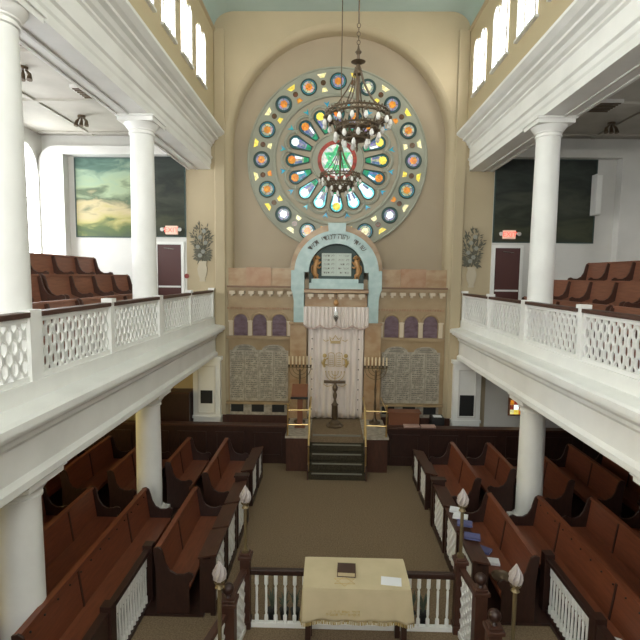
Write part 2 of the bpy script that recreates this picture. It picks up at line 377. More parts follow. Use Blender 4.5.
for cx in (-6.2, 6.2): window_y(cx, 0.8, 4.6, 7.4)

# ================================================================== GALLERY ENDS: murals, doors, signs
def mural_mat(name, base, bright):
    m = bpy.data.materials.new(name); m.use_nodes = True; nt = m.node_tree; b = nt.nodes['Principled BSDF']; b.inputs['Roughness'].default_value = 0.7
    tc = nt.nodes.new('ShaderNodeTexCoord'); sep = nt.nodes.new('ShaderNodeSeparateXYZ'); nt.links.new(tc.outputs['Object'], sep.inputs[0])
    n = nt.nodes.new('ShaderNodeTexNoise'); n.inputs['Scale'].default_value = 1.9; n.inputs['Detail'].default_value = 10; n.inputs['Distortion'].default_value = 0.6
    mp = nt.nodes.new('ShaderNodeMapping'); mp.inputs['Scale'].default_value = (0.6, 1, 1.6); nt.links.new(tc.outputs['Object'], mp.inputs[0]); nt.links.new(mp.outputs[0], n.inputs['Vector'])
    ma = nt.nodes.new('ShaderNodeMath'); ma.operation = 'MULTIPLY_ADD'; ma.inputs[1].default_value = 1.7; nt.links.new(n.outputs['Fac'], ma.inputs[0]); nt.links.new(sep.outputs[2], ma.inputs[2])
    mr = nt.nodes.new('ShaderNodeMapRange'); mr.inputs[1].default_value = 0.75; mr.inputs[2].default_value = 3.1; nt.links.new(ma.outputs[0], mr.inputs[0])
    r = nt.nodes.new('ShaderNodeValToRGB'); cr = r.color_ramp
    cols = bright
    cr.elements[0].position = 0; cr.elements[0].color = (*cols[0], 1); cr.elements[1].position = 1; cr.elements[1].color = (*cols[-1], 1)
    for i in range(1, len(cols) - 1): e = cr.elements.new(i / (len(cols) - 1)); e.color = (*cols[i], 1)
    nt.links.new(mr.outputs[0], r.inputs[0]); nt.links.new(r.outputs[0], b.inputs['Base Color']); return m
mur_l = mural_mat('meadow_mural', None, [(0.07, 0.10, 0.05), (0.10, 0.14, 0.05), (0.42, 0.38, 0.14), (0.50, 0.42, 0.24), (0.10, 0.14, 0.08), (0.34, 0.42, 0.26), (0.30, 0.40, 0.28), (0.10, 0.18, 0.14), (0.05, 0.10, 0.08)])
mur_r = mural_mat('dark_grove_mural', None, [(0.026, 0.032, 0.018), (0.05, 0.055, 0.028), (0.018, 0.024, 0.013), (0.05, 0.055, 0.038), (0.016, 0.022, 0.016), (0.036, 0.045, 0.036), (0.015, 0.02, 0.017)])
def mural(name, label, x0, x1, z0, z1, m_, sub=True):
    t = thing(name, label, 'mural', ((x0 + x1) / 2, 13.88, z0))
    MB().box(x0, x1, 13.875, 13.9, z0, z1).build('painted_scene', m_, t)
    e = 0.03; f = MB()
    f.box(x0 - e, x0, 13.86, 13.9, z0 - e, z1 + e); f.box(x1, x1 + e, 13.86, 13.9, z0 - e, z1 + e); f.box(x0, x1, 13.86, 13.9, z0 - e, z0); f.box(x0, x1, 13.86, 13.9, z1, z1 + e)
    f.build('dark_border', M['dkgreen'], t)
    return t
mural('wall_mural', 'bright painted meadow landscape beside the left gallery windows', -7.45, -5.45, 6.05, 8.22, mur_l)
mural('wall_mural', 'narrow dark landscape panel above the door of the left gallery', -5.35, -4.36, 6.08, 8.28, mur_r)
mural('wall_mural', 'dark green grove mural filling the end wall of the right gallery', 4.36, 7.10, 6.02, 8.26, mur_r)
for s, nm, x0, x1 in ((-1, 'left', -5.15, -4.47), (1, 'right', 4.42, 5.12)):
    d = MB().box(x0 - 0.08, x0, 13.84, 13.9, 3.52, 5.92).box(x1, x1 + 0.08, 13.84, 13.9, 3.52, 5.92).box(x0, x1, 13.84, 13.9, 5.84, 5.92)
    dd = struct(d.build('door_1' if s < 0 else 'door_2', M['white']))
    MB().box(x0, x1, 13.86, 13.89, 3.52, 5.84).build('door_leaf', M['door'], dd)
    MB().box(x0 + 0.02, x1 - 0.02, 13.835, 13.86, 4.62, 4.67).build('push_bar', M['white2'], dd)
    MB().tube([(x0 + 0.2, 13.82, 5.74), (x0 + 0.5, 13.80, 5.70)], 0.015).build('door_closer', M['silver'], dd)
def exit_sign(x, z, label, back):
    t = thing('exit_sign', label, 'exit sign', (x, 13.85, z))
    MB().box(x - 0.17, x + 0.17, 13.78, back, z, z + 0.24).build('housing', M['signbox'], t, bevel=0.01)
    a = MB(); text_mb(a, 'EXIT', 0.19, face_front(x, 13.777, z + 0.06)); a.build('letters', M['red'], t)
    for s in (-1, 1):
        l = MB().tube([(x + s * 0.17, 13.82, z + 0.13), (x + s * 0.24, 13.80, z + 0.16)], 0.018).tube([(x + s * 0.24, 13.82, z + 0.16), (x + s * 0.25, 13.73, z + 0.13)], [0.035, 0.055], 10)
        l.build('lamp_head', M['white2'], t)
exit_sign(-4.72, 6.12, 'lit EXIT sign over the door of the left gallery', 13.875)
exit_sign(4.77, 6.09, 'red EXIT sign with two lamp heads over the right gallery door', 13.875)
tag(MB().prism([(-4.33 + 0.07 * math.cos(a), 4.95 + 0.07 * math.sin(a)) for a in [2 * PI * i / 8 for i in range(8)]], 13.87, 13.9).build('round_alarm', M['alarm']), 'small round red alarm disc beside the left gallery door', 'alarm')
# white flat speaker box + pipe fixtures on right recess
t = thing('wall_loudspeaker', 'tall white box loudspeaker at the edge of the dark right gallery mural', 'loudspeaker', (7.06, 13.73, 6.75))
MB().box(6.98, 7.15, 13.6, 13.86, 6.75, 7.85).build('cabinet', M['white2'], t, bevel=0.01); MB().box(7.0, 7.13, 13.59, 13.6, 6.79, 7.81).build('grille', M['white'], t)

def spotlight(x, y, label):
    t = thing('ceiling_spotlight', label, 'spotlight', (x, y, 8.6), 'gallery ceiling spotlights')
    MB().tube([(x, y, 8.85), (x, y, 8.80)], 0.09, 12).build('mount', M['bronze'], t)
    for dx in (-0.12, 0, 0.12):
        MB().tube([(x + dx * 0.4, y, 8.80), (x + dx, y, 8.72), (x + dx * 1.1, y - 0.03, 8.60)], [0.015, 0.035, 0.055], 8).build('lamp_head', M['bronze'], t)
spotlight(-6.38, 12.2, 'black triple spotlight on the left gallery ceiling in front of the meadow mural')
spotlight(-6.05, 9.4, 'black triple spotlight on the left gallery ceiling beside the near column')
spotlight(6.67, 12.5, 'black spotlight cluster on the right gallery ceiling near the corner')
def vent(x, y, label):
    t = thing('ceiling_vent', label, 'ceiling vent', (x, y, 8.7), 'gallery ceiling vents')
    MB().box(x - 0.36, x + 0.36, y - 0.3, y + 0.3, 8.78, 8.85).build('frame', M['white2'], t)
    g = MB()
    for i in range(6): g.box(x - 0.32, x + 0.32, y - 0.26 + i * 0.1, y - 0.22 + i * 0.1, 8.76, 8.78)
    g.build('louvre', M['bronze'], t)
vent(-5.25, 10.5, 'grey louvred vent halfway along the left gallery ceiling')
vent(-5.22, 8.1, 'grey louvred vent beside the near left column')
vent(-5.0, 12.3, 'small louvred vent near the front wall of the left gallery')
vent(5.67, 11.2, 'shadowed louvred vent on the right gallery ceiling')

# vase of flowers painted in relief on the wall
def wall_vase(cx, z0, label):
    t = thing('wall_flower_vase', label, 'vase of flowers', (cx, 13.87, z0))
    vp = [(0.08, 0), (0.09, 0.03), (0.07, 0.07), (0.12, 0.2), (0.145, 0.36), (0.10, 0.50), (0.13, 0.56), (0.12, 0.58)]
    MB().prism([(cx + r, z0 + z) for r, z in vp] + [(cx - r, z0 + z) for r, z in reversed(vp)], 13.86, 13.9).build('vase', M['vase'], t)
    lv = MB(); rnd = random.Random(int(cx * 10) + 99)
    for i in range(260):
        a = rnd.uniform(-2.0, 2.0); L = rnd.uniform(0.1, 1.0) * (1 if abs(a) < 1.2 else 0.6)
        bx, bz = cx + L * math.sin(a) * 0.32, z0 + .62 + L * math.cos(a * 0.8); l2 = rnd.uniform(0.07, 0.16); w = 0.018
        if bz < z0 + 0.5 and abs(bx - cx) < .15: continue
        an = a + rnd.uniform(-.7, .7); dx, dz = math.sin(an), math.cos(an); y = rnd.uniform(13.85, 13.885)
        lv.prism([(bx, bz), (bx + dx * l2 / 2 + dz * w, bz + dz * l2 / 2 - dx * w), (bx + dx * l2, bz + dz * l2), (bx + dx * l2 / 2 - dz * w, bz + dz * l2 / 2 + dx * w)], y, y + 0.008)
    for i in range(9):
        a = rnd.uniform(-1.5, 1.5); L = rnd.uniform(0.3, 0.75)
        lv.tube([(cx, 13.885, z0 + 0.55), (cx + 0.2 * L * math.sin(a), 13.88, z0 + 0.6 + L * 0.6), (cx + 0.4 * L * math.sin(a), 13.88, z0 + .7 + L)], 0.006, 5)
    lv.build('foliage', M['leafg'], t)
    for dx, dz in ((-0.05, 1.25), (0.1, 1.1), (-0.12, .98), (0.03, .85), (0.06, 1.42), (-0.06, .74)):
        f = MB()
        for q in range(6): f.prism([(cx + dx + 0.035 * math.cos(q * PI / 3) + 0.03 * math.cos(b), z0 + dz + 0.035 * math.sin(q * PI / 3) + 0.03 * math.sin(b)) for b in [k * PI / 3 for k in range(6)]], 13.842, 13.85)
        f.build('blossom', M['flower'], t)
wall_vase(-3.87, 4.80, 'grey green flower arrangement in a tall vase on the beige wall left of the niche')
wall_vase(3.78, 4.72, 'grey green flower arrangement in a tall vase on the beige wall right of the niche')

# ================================================================== COLUMNS
def column(s, x, y, z0, z1, r0, r1, label):
    t = thing('doric_column', label, 'column', (x, y, z0))
    h = z1 - z0
    MB().box(x - r0 - .07, x + r0 + .07, y - r0 - .07, y + r0 + .07, z0, z0 + 0.1).lathe((x, y, z0 + .1), [(r0 + .06, 0), (r0 + .07, .03), (r0 + .06, .07), (r0 + .02, .09), (r0 + .02, .11)], 32).build('base', M['white'], t, smooth=True)
    pr = [(r0 + (r1 - r0) * (k / 8) ** 1.6, 0.2 + (h - 0.50) * k / 8) for k in range(9)]
    MB().lathe((x, y, z0), pr, 40).build('shaft', M['white'], t, smooth=True)
    zc = z1 - 0.31
    MB().lathe((x, y, zc), [(r1, 0), (r1 + .025, .01), (r1 + .025, .035), (r1, .045), (r1, .07), (r1 + .03, .08), (r1 + .03, .10), (r1 + .06, .13), (r1 + .10, .19), (r1 + .105, .21)], 40).box(x - r1 - .12, x + r1 + .12, y - r1 - .12, y + r1 + .12, z1 - .11, z1 - .035).box(x - r1 - .15, x + r1 + .15, y - r1 - .15, y + r1 + .15, z1 - .035, z1).build('capital', M['white'], t, smooth=True)
for s, nm in SIDES:
    for y, w in ((9.55, 'far'), (5.45, 'near'), (1.35, None)):
        if w is None and True: continue
        column(s, s * 3.88, y, 3.78 - .26, 7.95, 0.235, 0.215, 'tall white %s column carrying the ceiling beam of the %s gallery' % (w, nm))
        column(s, s * 3.87, y, 0.03, 2.66, 0.25, 0.235, 'stout white %s column under the %s gallery among the pews' % (w, nm))
# white panelled piers under the ends of the galleries
for s, nm in SIDES:
    t = thing('panelled_pier', 'white panelled pier with a dark grille under the end of the %s gallery' % nm, 'pier', (s * 3.78, 13.7, 0))
    a, b = sorted((s * 3.34, s * 4.12))
    MB().box(a, b, 13.66, 13.9, 0, 2.56).box(a - .05, b + .05, 13.6, 13.9, 2.56, 2.66).box(a - .03, b + .03, 13.63, 13.9, 0.86, 0.93).box(a - .03, b + .03, 13.63, 13.9, 0.3, .62).build('body', M['white'], t)
    a2, b2 = a + 0.17, b - 0.17
    p = MB(); 
    p.box(a2 - .04, a2, 13.63, 13.66, 1.0, 2.4).box(b2, b2 + .04, 13.63, 13.66, 1.0, 2.4).box(a2, b2, 13.63, 13.66, 2.36, 2.4).box(a2, b2, 13.63, 13.66, 1.0, 1.04); p.build('panel_moulding', M['white2'], t)
    zz = (1.06, 1.66) if s > 0 else (1.3, 1.68)
    c = (a2 + b2) / 2; hw = .2 if s > 0 else .17
    g = MB().box(c - hw, c + hw, 13.64, 13.66, *zz)
    g.build('grille', M['black'], t)
# dark cabinet and stained window at lower far wall
t = thing('wood_cabinet', 'dark wooden cabinet against the far wall under the left gallery', 'cabinet', (-4.9, 13.7, 0))
MB().box(-5.7, -4.16, 13.4, 13.89, 0, 1.62).build('body', M['wood_dk'], t); MB().box(-5.72, -4.14, 13.38, 13.9, 1.62, 1.67).build('top', M['wood_md'], t)
t = thing('stained_glass_window', 'small coloured stained glass window under the right gallery behind the column', 'window', (5.35, 13.88, 1.0))
fr = MB(); fr.tube([(5.02, 13.88, 1.05), (5.02, 13.88, 2.5), (6.0, 13.88, 2.5), (6.0, 13.88, 1.05)], 0.035, 6, closed=True); fr.build('frame', M['wood_or'], t)
for i in range(7):
    for j in range(10):
        pass
sg = MB(); rnd = random.Random(4)
for i in range(7):
    for j in range(10):
        sg.m(G[rnd.choice(['orange', 'cream', 'red', 'yellow', 'white', 'brown'])]).box(5.03 + i * .138, 5.16 + i * .138, 13.885, 13.899, 1.06 + j * .144, 1.195 + j * .144)
sg.build('pane', None, t)

# ================================================================== GALLERY BALUSTRADES
def lattice(mb, p0, p1, z0, z1, sp=0.085, hh=0.11, w=0.046, d=0.03):
    """interlaced wavy bars between two floor points"""
    p0 = Vector((p0[0], p0[1], 0)); p1 = Vector((p1[0], p1[1], 0)); L = (p1 - p0).length; u = (p1 - p0).normalized(); nrm = Vector((-u.y, u.x, 0))
    n = max(2, int(round(L / sp))); sp = L / n; H = z1 - z0; nz = max(2, int(round(H / hh))); hh = H / nz; ns = nz * 5
    for i in range(n):
        c = (i + 0.5) * sp; sg_ = 1 if i % 2 else -1; vs_ = []; fs_ = []
        for q in range(ns + 1):
            z = z0 + H * q / ns; cq = math.cos(PI * (q / 5)); off = sg_ * sp * 0.30 * math.copysign(abs(cq) ** 0.6, cq)
            ww = w * (0.75 + 0.35 * abs(math.cos(PI * q / 5)))
            for a, b in ((-1, -1), (1, -1), (1, 1), (-1, 1)):
                p = p0 + u * (c + off + a * ww / 2) + nrm * (b * d / 2); vs_.append((p.x, p.y, z))
            if q:
                for e in range(4): fs_.append(((q - 1) * 4 + e, (q - 1) * 4 + (e + 1) % 4, q * 4 + (e + 1) % 4, q * 4 + e))
        mb.add(vs_, fs_)
    return mb
for s, nm in SIDES:
    t = thing('gallery_balustrade', 'white lattice balustrade with brown handrail along the %s gallery front' % nm, 'balustrade', (s * 3.6, 8, 3.78))
    ys = [13.82, 11.6, 9.5, 7.35, 5.4, 3.3, 1.2]
    for i in range(len(ys) - 1):
        a, b = ys[i + 1] + 0.07, ys[i] - 0.07
        pb = lattice(MB(), (s * 3.6, a), (s * 3.6, b), 3.84, 4.44)
        pb.box(s * 3.6 - .03, s * 3.6 + .03, a, b, 3.78, 3.84).box(s * 3.6 - .03, s * 3.6 + .03, a, b, 4.44, 4.50)
        pb.build('lattice_panel', M['white'], t)
        MB().box(s * 3.6 - .075, s * 3.6 + .075, a + (0.04 if ys[i + 1] in (9.5, 5.4) else 0), b - (0.04 if ys[i] in (9.5, 5.4) else 0), 4.50, 4.56).build('handrail', M['wood_md'], t, bevel=0.01)
    for y in ys:
        if y in (9.5, 5.4): MB().box(s * 3.6 - .06, s * 3.6 + .06, y - .11, y + .11, 3.6, 4.58).build('post', M['white'], t)
        else:
            MB().box(s * 3.6 - .055, s * 3.6 + .055, y - .06, y + .06, 3.78, 4.56).box(s * 3.6 - .08, s * 3.6 + .08, y - .08, y + .08, 4.56, 4.62).build('post', M['white'], t)

# ================================================================== PEWS
def end_poly(f=1.0):
    # profile of the S-curved end: x = 0 at the back, seat towards -x
    pts = [(0.10, 1.0), (0.03, 1.02), (-0.03, 0.98), (-0.06, 0.88), (-0.09, 0.76), (-0.15, 0.66), (-0.24, 0.61), (-0.34, 0.61), (-0.41, 0.64), (-0.47, 0.62), (-0.49, 0.57), (-0.46, 0.52), (-0.42, 0.48), (-0.43, 0.0), (0.06, 0.0), (0.06, 0.6)]
    return pts
PCACHE = {}
def pew(L, kind, loc, rotz, label, group, divs=()):
    key = (round(L, 2), kind, tuple(divs))
    if key in PCACHE: return dup(PCACHE[key], loc, rotz, label, group)
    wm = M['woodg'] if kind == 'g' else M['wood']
    t = thing('gallery_pew' if kind == 'g' else 'pew', label, 'pew', (0, 0, 0), group)
    h = L / 2
    b = MB().prism([(-0.05, 0.40), (0.03, 0.98), (0.06, 0.98), (0.00, 0.40)], -h + .03, h - .03); b.build('backrest', wm, t)
    MB().prism([(0.0, 0.97), (0.0, 1.01), (0.08, 1.01), (0.08, 0.97)], -h + .03, h - .03).build('top_rail', wm, t)
    MB().box(-0.44, 0.0, -h + .03, h - .03, 0.40, 0.44).box(-0.06, 0.02, -h + .03, h - .03, 0.03, 0.40).box(-0.42, -0.39, -h + .03, h - .03, 0.34, 0.40).build('seat', wm, t)
    for y in (-h, h): MB().prism(end_poly(), y - .035 if y > 0 else y, y if y > 0 else y + .035).build('end_panel', M['wood_dk'] if kind != 'g' else M['wood_md'], t, bevel=0.006)
    for y in divs:
        pts = [(x, z) for x, z in end_poly() if z > 0.45]; pts = pts[:12] + [(-0.40, 0.44), (0.02, 0.44), (0.06, 0.6)]
        MB().prism([(0.06, 0.985), (-0.03, 0.98), (-0.06, 0.88), (-0.09, 0.76), (-0.15, 0.66), (-0.24, 0.61), (-0.34, 0.61), (-0.41, 0.64), (-0.46, 0.61), (-0.46, 0.55), (-0.38, 0.50), (-0.2, 0.52), (-0.10, 0.56), (0.02, 0.62)] if kind == 'g' else
                   [(0.055, 0.985), (0.02, 0.985), (-0.055, 0.44), (0.0, 0.44)], y - .018, y + .018).build('divider' if kind == 'g' else 'back_joint', M['wood_dk'] if kind != 'g' else M['wood_md'], t)
    if kind == 'n':
        for i in range(int(L / 0.28)): MB().ball((0.0, -h + .2 + i * .28, .91), 0.014, n=6, m_=4).build('number_stud', M['black'], t)
    t.location = loc; t.rotation_euler = (0, 0, rotz); PCACHE[key] = t
    return t
rowname = ['first', 'second', 'third', 'fourth', 'fifth']
XL = [2.68, 3.60, 4.60, 5.56, 6.45]; XR = [2.78, 3.66, 4.62, 5.6, 6.45]
for s, nm in SIDES:
    X = XL if s < 0 else XR
    for r in range(5):
        x = s * X[r] - s * 0.04; rz = 0 if s > 0 else PI
        yn0, yn1 = ((6.66, 8.75) if r == 0 else (4.9, 8.65))
        yf0, yf1 = 9.35, 11.5
        lab_n = 'long orange brown pew, %s row from the aisle, near block on the %s' % (rowname[r], nm)
        lab_f = 'short brown pew, %s row from the aisle, far block on the %s' % (rowname[r], nm)
        pew(yn1 - yn0, 'n' if r == 1 else 'm', (x, (yn0 + yn1) / 2, 0.03), rz, lab_n, 'near block of floor pews on the ' + nm, (0.1,) if r == 0 else (1.0 if s > 0 else -1.0, -0.6 if s > 0 else 0.6))
        if (s > 0 and r == 1) or (s < 0 and r == 1) : yf0 = 9.85
        if True: pew(yf1 - yf0, 'f', (x, (yf0 + yf1) / 2, 0.03), rz, lab_f, 'far block of floor pews on the ' + nm, (0.0,))
GX = [4.82, 5.62, 6.42]; GZ = [3.52, 3.96, 4.40]
gl = ['lowest', 'middle', 'highest']
for s, nm in SIDES:
    for r in range(3):
        x = s * GX[r]; rz = 0 if s > 0 else PI; y1 = 12.75 if r != 1 else 12.95
        pew(3.9, 'g', (x, y1 - 1.95, GZ[r]), rz, 'reddish pew, %s tier of the %s gallery, far length by the end wall' % (gl[r], nm), 'pews of the %s gallery' % nm, (-0.975, 0.0, 0.975))
        pew(3.9, 'g', (x, y1 - 5.95, GZ[r]), rz, 'reddish pew, %s tier of the %s gallery, near length away from the end wall' % (gl[r], nm), 'pews of the %s gallery' % nm, (-0.975, 0.0, 0.975))

# ================================================================== FAR ENCLOSURE (wood dado) BESIDE THE ARK
for s, nm in SIDES:
    a, b = sorted((s * 1.32, s * 8.38))
    d = MB().box(a, b, 12.52, 12.6, 0, 1.0)
    struct(d.build('trim_enclosure_%s' % nm, M['wood_dk']))
    t = thing('enclosure_ledge', 'dark wooden ledge capping the panelled enclosure on the %s of the ark' % nm, 'ledge', ((a + b) / 2, 12.6, 1.0))
    MB().box(a, b, 12.46, 12.72, 1.0, 1.05).build('cap', M['wood_md'], t, bevel=0.008)
    pn = MB(); n = 7
    for i in range(n):
        x0 = a + (b - a) * i / n + .12; x1 = a + (b - a) * (i + 1) / n - .12
        pn.box(x0, x1, 12.50, 12.52, .2, .25).box(x0, x1, 12.50, 12.52, .8, .85).box(x0, x0 + .05, 12.50, 12.52, .25, .8).box(x1 - .05, x1, 12.50, 12.52, .25, .8)
    pn.build('panel_moulding', M['wood_dk'], t)
    a, b = sorted((s * 1.32, s * 3.3))
    w = thing('wall_bench', 'dark wooden wall bench below the memorial tablet on the %s of the ark' % nm, 'bench', ((a + b) / 2, 13.6, 0))
    MB().box(a, b, 13.80, 13.88, 0, 0.93).build('backrest', M['wood_md'], w)
    MB().box(a, b, 13.35, 13.80, 0.5, 0.55).build('seat', M['wood_dk'], w); MB().box(a, b, 13.4, 13.8, 0, 0.5).build('seat_box', M['wood_dk'], w)
t = thing('wooden_lectern', 'orange brown wooden box desk standing behind the right enclosure beside the ark', 'desk', (1.9, 13.1, 0))
MB().box(1.45, 2.28, 13.0, 13.3, 0, 1.28).build('body', M['wood_or'], t, bevel=0.02); MB().box(1.41, 2.32, 12.96, 13.34, 1.28, 1.32).build('top', M['wood_or'], t)
t = thing('dark_machine', 'small black machine with a white sheet behind the right enclosure', 'machine', (2.8, 13.1, 0))
MB().box(2.6, 2.95, 12.95, 13.3, 0, 1.2).build('body', M['black'], t, bevel=0.02); MB().box(2.66, 2.88, 12.98, 13.15, 1.2, 1.215).build('sheet', M['paper'], t)
for i, (x0, x1) in enumerate(((1.78, 2.2), (2.24, 2.62))):
    tag(MB().box(x0, x1, 12.48, 12.70, 1.05, 1.09).build('open_prayer_book', mat('pinkish_page_%d' % i, (0.42, 0.27, 0.22), 0.8), bevel=0.006), 'pinkish open book lying on the right ledge, %s' % ('nearer to the ark steps' if i == 0 else 'farther from the ark steps'), 'book', 'books on the enclosure ledge')

# ================================================================== MARBLE WALL AND ARK
def bracket_row(mb, x0, x1, z, n, y):
    for i in range(n):
        c = x0 + (x1 - x0) * (i + .5) / n; w = (x1 - x0) / n * 0.28
        mb.m(M['cream']).box(c - w, c + w, y - .15, y, z - .09, z).box(c - w * .6, c + w * .2, y - .09, y, z - .15, z - .09)
for s, nm, a, b in ((-1, 'left', -3.14, -1.22), (1, 'right', 1.16, 3.10)):
    struct(MB().box(a, b, 13.9, 14.3, 0.0, 4.55).build('wall_marble_' + nm, M['goldmarble']))
    t = thing('marble_parapet', 'rose marble parapet with darker centre slab on the %s of the ark' % nm, 'parapet', ((a + b) / 2, 13.95, 4.55))
    MB().box(a, b, 13.93, 14.3, 4.66, 5.20).build('block', M['rosemarble'], t)
    c = (a + b) / 2 + (-.08 if s < 0 else .02); MB().box(c - .36, c + .36, 13.9, 13.93, 4.66, 5.22).build('centre_slab', M['dkrose'], t)
    mb = MB().m(M['goldmarble']).box(a, b, 13.74, 13.93, 4.60, 4.66).box(a, b, 13.80, 13.93, 4.55, 4.60)
    bracket_row(mb, a, b, 4.55, 7, 13.9)
    tt = mb.build('bracket_cornice', None, t)
    MB().box(a, b, 13.71, 13.78, 4.65, 4.70).build('brown_fillet', M['brown'], tt)
    # arcade of three blind windows
    cs = [(-2.775, .195), (-2.23, .195), (-1.66, .2)] if s < 0 else [(1.565, .2), (2.13, .19), (2.675, .2)]
    t = thing('blind_arcade', 'row of three round arches with purple marble panes on the %s of the ark' % nm, 'arcade', (cs[1][0], 13.88, 3.15))
    for x, h in cs:
        poly = [(x - h, 3.26)] + [(x - h * math.cos(PI * i / 12), 3.68 + h * math.sin(PI * i / 12)) for i in range(13)] + [(x + h, 3.26)]
        MB().prism(poly, 13.885, 13.9).build('purple_pane', M['purple'], t)
        ring = MB(); ring.tube([(px_, 13.88, pz) for px_, pz in [(x - (h + .035) * math.cos(PI * i / 12), 3.68 + (h + .035) * math.sin(PI * i / 12)) for i in range(13)]], 0.035, 8); ring.build('arch_moulding', M['goldmarble'], t, smooth=True)
    pil = []
    xs = [cs[0][0] - cs[0][1] - .09] + [(cs[i][0] + cs[i][1] + cs[i + 1][0] - cs[i + 1][1]) / 2 for i in (0, 1)] + [cs[2][0] + cs[2][1] + .09]
    for x in xs: MB().box(x - .055, x + .055, 13.85, 13.9, 3.26, 3.66).box(x - .075, x + .075, 13.84, 13.9, 3.66, 3.70).build('pilaster', M['cream'], t)
    MB().box(xs[0] - .12, xs[-1] + .12, 13.82, 13.9, 3.16, 3.25).build('sill', M['goldmarble'], t)
    dt = MB(); n = 26
    for i in range(n): dt.box(xs[0] - .1 + (xs[-1] - xs[0] + .2) * i / n, xs[0] - .1 + (xs[-1] - xs[0] + .2) * (i + .6) / n, 13.87, 13.9, 4.02, 4.08)
    dt.build('dentil_band', M['dkrose'], t)
    # engraved memorial tablet
    x0, x1 = (-3.10, -1.40) if s < 0 else (1.30, 2.98)
    t = thing('memorial_tablet', 'large grey marble tablet engraved with columns of names on the %s of the ark' % nm, 'tablet', ((x0 + x1) / 2, 13.88, 1.34))
    q = (x1 - x0) / 4
    pol = [(x0, 1.34), (x0, 2.82)] + [(x0 + q - q * .8 * math.cos(PI * i / 8), 2.84 + .16 * math.sin(PI * i / 8)) for i in range(9)] + [(x0 + 3 * q - q * .8 * math.cos(PI * i / 8), 2.84 + .16 * math.sin(PI * i / 8)) for i in range(9)] + [(x1, 2.82), (x1, 1.34)]
    MB().prism(pol, 13.87, 13.9).build('slab', M['tablet'], t)
    el = MB(); rnd = random.Random(31 + s)
    for c in range(4):
        for r in range(22):
            z = 2.74 - r * .062; x = x0 + c * q + .05
            while x < x0 + (c + 1) * q - .07:
                w = rnd.uniform(.02, .08); w = min(w, x0 + (c + 1) * q - .05 - x)
                if rnd.random() > .12: el.box(x, x + w, 13.866, 13.87, z, z + .026)
                x += w + .016
    for c in (1, 3):
        for r in range(3): el.box(x0 + c * q - .22 + r * .04, x0 + c * q + .22 - r * .04, 13.866, 13.87, 2.84 + r * .045, 2.865 + r * .045)
    for c in (1, 2, 3): el.box(x0 + c * q - .004, x0 + c * q + .004, 13.865, 13.87, 1.36, 2.8)
    el.build('engraving', M['letters_lt'], t)
    # ledge and grilles
    t = thing('marble_plinth', 'marble ledge with three dark grilles under the memorial tablet on the %s' % nm, 'plinth', ((x0 + x1) / 2, 13.85, .9))
    MB().box(x0 - .08, x1 + .1, 13.74, 13.9, 1.27, 1.33).build('ledge', M['goldmarble'], t)
    MB().box(x0, x1, 13.86, 13.9, .93, 1.27).build('base_slab', M['tablet'], t)
    for k in range(3):
        c = x0 + .22 + k * .60; g = MB().box(c - .18, c + .18, 13.845, 13.86, 1.02, 1.24); g.build('grille', M['black'], t)

CX = -0.04
ark = thing('torah_ark', 'marble ark with pale blue arch and rose pillars in the centre of the end wall', 'ark', (CX, 13.8, .9))
MB().box(-1.2, 1.14, 13.9, 14.28, 0.92, 4.9).build('back_wall', M['goldmarble'], ark)
for s in (-1, 1):
    a, b = sorted((CX + s * .82, CX + s * 1.29)); MB().box(a, b, 13.66, 13.9, .9, 3.66).box(a - .03, b + .03, 13.63, 13.9, 3.62, 3.69).box(a - .03, b + .03, 13.63, 13.9, .9, 1.1).build('pillar', M['rosemarble'], ark, bevel=0.01)
    bl = MB()      # blue jamb and flared capital
    pol = [(.90, 3.69), (.90, 4.50), (.90, 5.15), (1.27, 5.15), (1.27, 4.62), (1.22, 4.50), (1.19, 4.3), (1.19, 3.69)]
    bl.prism([(CX + s * x, z) for x, z in pol], 13.60, 13.9); bl.build('blue_jamb', M['blue'], ark)
arch = [(CX - 1.18 * math.cos(PI * i / 32), 5.10 + 1.16 * math.sin(PI * i / 32)) for i in range(33)] + [(CX + .78 * math.cos(PI * i / 32), 5.10 + .80 * math.sin(PI * i / 32)) for i in range(33)]
MB().prism(arch, 13.62, 13.9).build('blue_arch', M['blue'], ark)
MB().prism([(CX - .23, 6.16), (CX - .25, 6.46), (CX + .25, 6.46), (CX + .23, 6.16)], 13.56, 13.9).build('keystone', M['blue'], ark)
ro = MB()   # rose marble outer backing behind the arch
ro.prism([(CX - 1.30 * math.cos(PI * i / 32), 5.18 + 1.27 * math.sin(PI * i / 32)) for i in range(33)], 13.9, 14.2); ro.build('outer_arch', M['rosemarble'], ark)
MB().prism([(CX - .78, 4.6)] + [(CX - .78 * math.cos(PI * i / 24), 5.10 + .80 * math.sin(PI * i / 24)) for i in range(25)] + [(CX + .78, 4.6)], 13.86, 13.9).build('tympanum', M['dkgreen'], ark)
MB().box(CX - .76, CX + .76, 13.60, 13.88, 4.64, 4.80).box(CX - .70, CX + .62, 13.68, 13.88, 4.80, 4.92).build('blue_sill', M['blue'], ark)
mb = MB().m(M['rosemarble']).box(CX - .88, CX + .88, 13.72, 13.9, 4.12, 4.50).box(CX - .90, CX + .90, 13.54, 13.9, 4.53, 4.60); bracket_row(mb, CX - .86, CX + .86, 4.5, 6, 13.72)
mb.build('entablature', None, ark); MB().box(CX - .90, CX + .90, 13.53, 13.9, 4.60, 4.64).build('brown_fillet', M['brown'], ark)
HEB = 'שויתי יהוה לנגדי תמיד'
n = len(HEB); LW = [MB() for _ in range(4)]; wi = 0
for i, ch in enumerate(HEB):
    if ch == ' ': wi += 1; continue
    L = LW[wi]; a = math.radians(42 + (138 - 42) * i / (n - 1)); r = .93
    text_mb(L, ch, .21, face_front(CX + r * math.cos(a), 13.612, 5.10 + r * math.sin(a), PI / 2 - a), 0.01)
for L in LW: L.build('hebrew_word', M['engrave'], ark)
